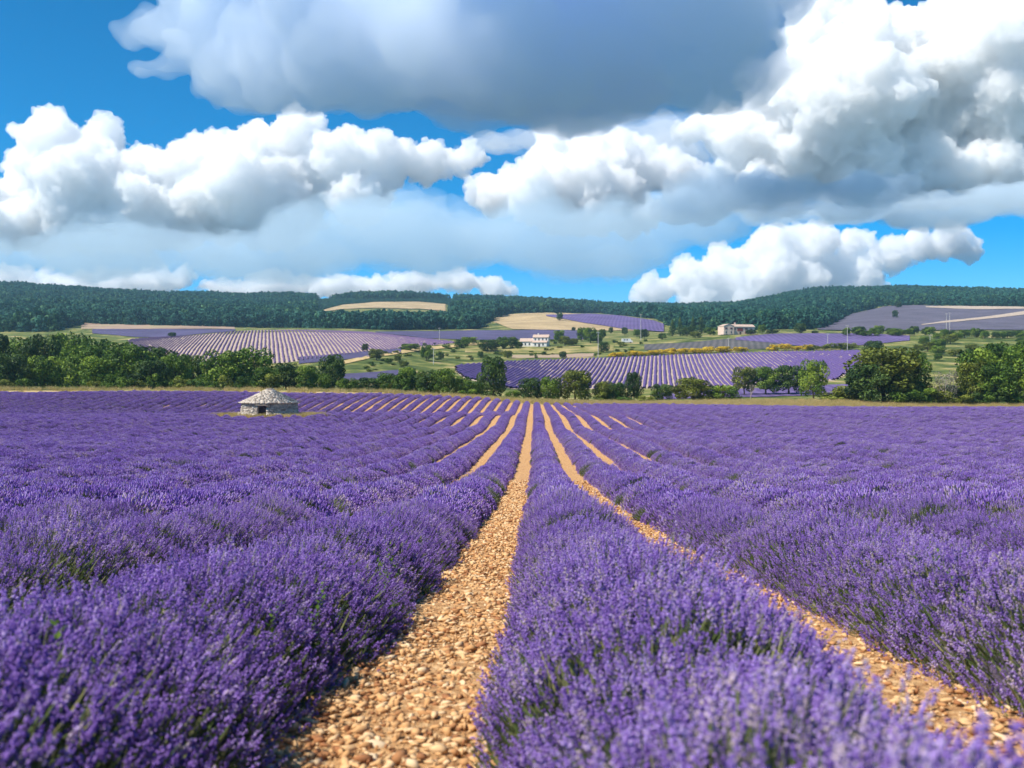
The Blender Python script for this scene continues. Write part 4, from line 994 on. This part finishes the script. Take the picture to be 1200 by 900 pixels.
CUM = ((34, 7, 0), (22, 9, 1), (10, 6, 1), (5, 3.4, 1), (3, 1.6, 1))
SOFT = ((70, 14, 0), (30, 8, 0), (14, 4, 0))
cloud('cumulus_cloud', [(70, 175, 38), (30, 225, 42), (112, 165, 28), (95, 225, 46), (158, 238, 44), (60, 260, 42), (182, 200, 30), (230, 208, 42), (285, 185, 44), (345, 165, 34), (330, 212, 50), (262, 245, 46),
      (400, 192, 42), (450, 190, 36), (500, 190, 30), (545, 185, 22), (420, 232, 40), (200, 262, 44), (-40, 235, 50), (-90, 250, 45), (-150, 245, 45), (-210, 258, 36), (130, 275, 50), (320, 262, 46), (20, 275, 44), (100, 240, 70), (300, 225, 60)], 8000, 1, 1.6, 9.5,
      'huge white cumulus towering over the forest hill and stone hut', base=1020, disp=CUM)
cloud('cumulus_cloud', [(582, 225, 32), (650, 183, 30), (635, 230, 44), (700, 218, 44), (750, 196, 38), (795, 210, 30), (728, 168, 20), (690, 188, 28), (830, 220, 30), (665, 255, 34), (740, 248, 34), (700, 235, 50)], 8600, 2, 1.6, 9.5,
      'lumpy white cumulus above the white farmhouse', base=1230, disp=CUM)
cloud('cumulus_cloud', [(905, 110, 42), (960, 75, 50), (1010, 105, 50), (1080, 120, 50), (1150, 100, 55), (1210, 120, 60), (860, 168, 34), (900, 180, 44), (970, 170, 46), (1050, 60, 60), (1140, 40, 60), (980, 20, 50), (1220, 30, 70), (1060, 180, 55), (1150, 185, 55), (1230, 190, 55),
      (815, 150, 20), (1000, 212, 60, 30), (1110, 215, 70, 30), (900, 215, 60, 28), (1190, 215, 70, 30), (970, 130, 80), (1080, 120, 90), (1180, 110, 90), (930, 180, 60)], 6800, 3, 1.9, 9.5, 'towering bright cumulus mass with grey base above the wooded ridge', base=1180, disp=CUM)
cloud('cumulus_cloud', [(765, 345, 22), (805, 328, 25), (855, 315, 28), (905, 293, 27), (950, 287, 29), (1000, 288, 22), (960, 325, 36), (1025, 300, 16), (890, 340, 34), (1075, 290, 22), (1108, 284, 24), (1140, 292, 16), (1050, 302, 22), (1010, 315, 26), (850, 350, 40), (1000, 340, 34), (930, 335, 50), (830, 350, 40)], 15000, 4, 1.7, 9.5,
      'low bright cumulus rising behind the wooded ridge', disp=CUM)
cloud('cumulus_cloud', [(15, 330, 26, 14), (70, 335, 36, 16), (130, 337, 36, 14), (190, 333, 30, 14), (222, 324, 11), (265, 338, 30, 10), (330, 340, 42, 14), (400, 341, 42, 12), (450, 338, 30, 10), (490, 333, 28, 13), (540, 331, 26, 12), (580, 341, 24, 10), (-40, 328, 30, 16)], 20000, 5, 1.7, 9.5,
      'low white cloud bank along the forest hill crest', 9, 5, disp=CUM)
cloud('stratus_cloud', [(290, 70, 80, 60), (370, 60, 110, 80), (450, 80, 120, 70), (540, 50, 120, 100), (580, 90, 110, 70), (660, 50, 130, 100), (700, 85, 120, 60), (790, 50, 100, 90), (820, 90, 80, 50), (880, 60, 60, 60), (600, -80, 190, 120), (350, -80, 170, 110), (860, -80, 150, 110), (225, 66, 44, 14), (180, 76, 34, 7), (240, 20, 60, 50), (190, 30, 50, 24)],
      4800, 6, 4.5, 60, 'dark blue-grey cloud sheet stretched above the white cumulus', 6, 3, 1.2, base=1235, col=(0.85, 0.918, 1.0), disp=SOFT)  # dark blue shade of the underside is put into col
cloud('stratus_cloud', [(-60, 300, 110, 20), (60, 302, 110, 20), (180, 304, 120, 22), (300, 300, 110, 28), (420, 285, 110, 36), (490, 295, 110, 30), (560, 272, 90, 28), (640, 282, 110, 38), (730, 272, 70, 36), (700, 300, 100, 20), (440, 248, 60, 22), (810, 262, 70, 28)],
      7000, 7, 4.0, 100, 'hazy blue-grey cloud layer below the white cumulus', 6, 3, 1.5, col=(0.74, 0.895, 1.0), disp=SOFT)  # col carries the layer's blue shade as absorption
cloud('stratus_cloud', [(830, 232, 60, 16), (900, 236, 90, 18), (1020, 238, 100, 18), (1130, 236, 90, 16), (1220, 232, 80, 18), (800, 250, 60, 12)],
      6000, 8, 4.0, 45, 'blue-grey shelf of cloud under the towering cumulus mass', 6, 3, 1.4, col=(0.78, 0.90, 1.0), disp=SOFT)  # shelf's blue-grey shade comes from the tinted col
cloud('stratus_cloud', [(570, 168, 40, 8), (630, 160, 60, 10), (700, 152, 70, 12), (780, 148, 60, 14), (850, 140, 50, 14), (740, 175, 60, 14), (800, 180, 50, 20)],
      9500, 9, 3.5, 60, 'thin pale veil of cloud joining the lumpy cumulus to the towering mass', 6, 3, 1.4, col=(0.95, 0.98, 1.0), disp=SOFT)

# ------------------------------------------------------------------ the air itself
hm = bpy.data.materials.new('haze'); hm.use_nodes = True; hn = hm.node_tree.nodes; hn.clear()
ho = hn.new('ShaderNodeOutputMaterial'); hv = hn.new('ShaderNodeVolumePrincipled')
hv.inputs['Color'].default_value = (0.42, 0.74, 1.0, 1); hv.inputs['Density'].default_value = 0.00009; hv.inputs['Anisotropy'].default_value = 0.2
hm.node_tree.links.new(hv.outputs[0], ho.inputs['Volume'])
tag(obj('haze', MB().box(-6100, 6100, -6100, 6100, -20, 330).mesh('haze', hm)), kind='stuff')
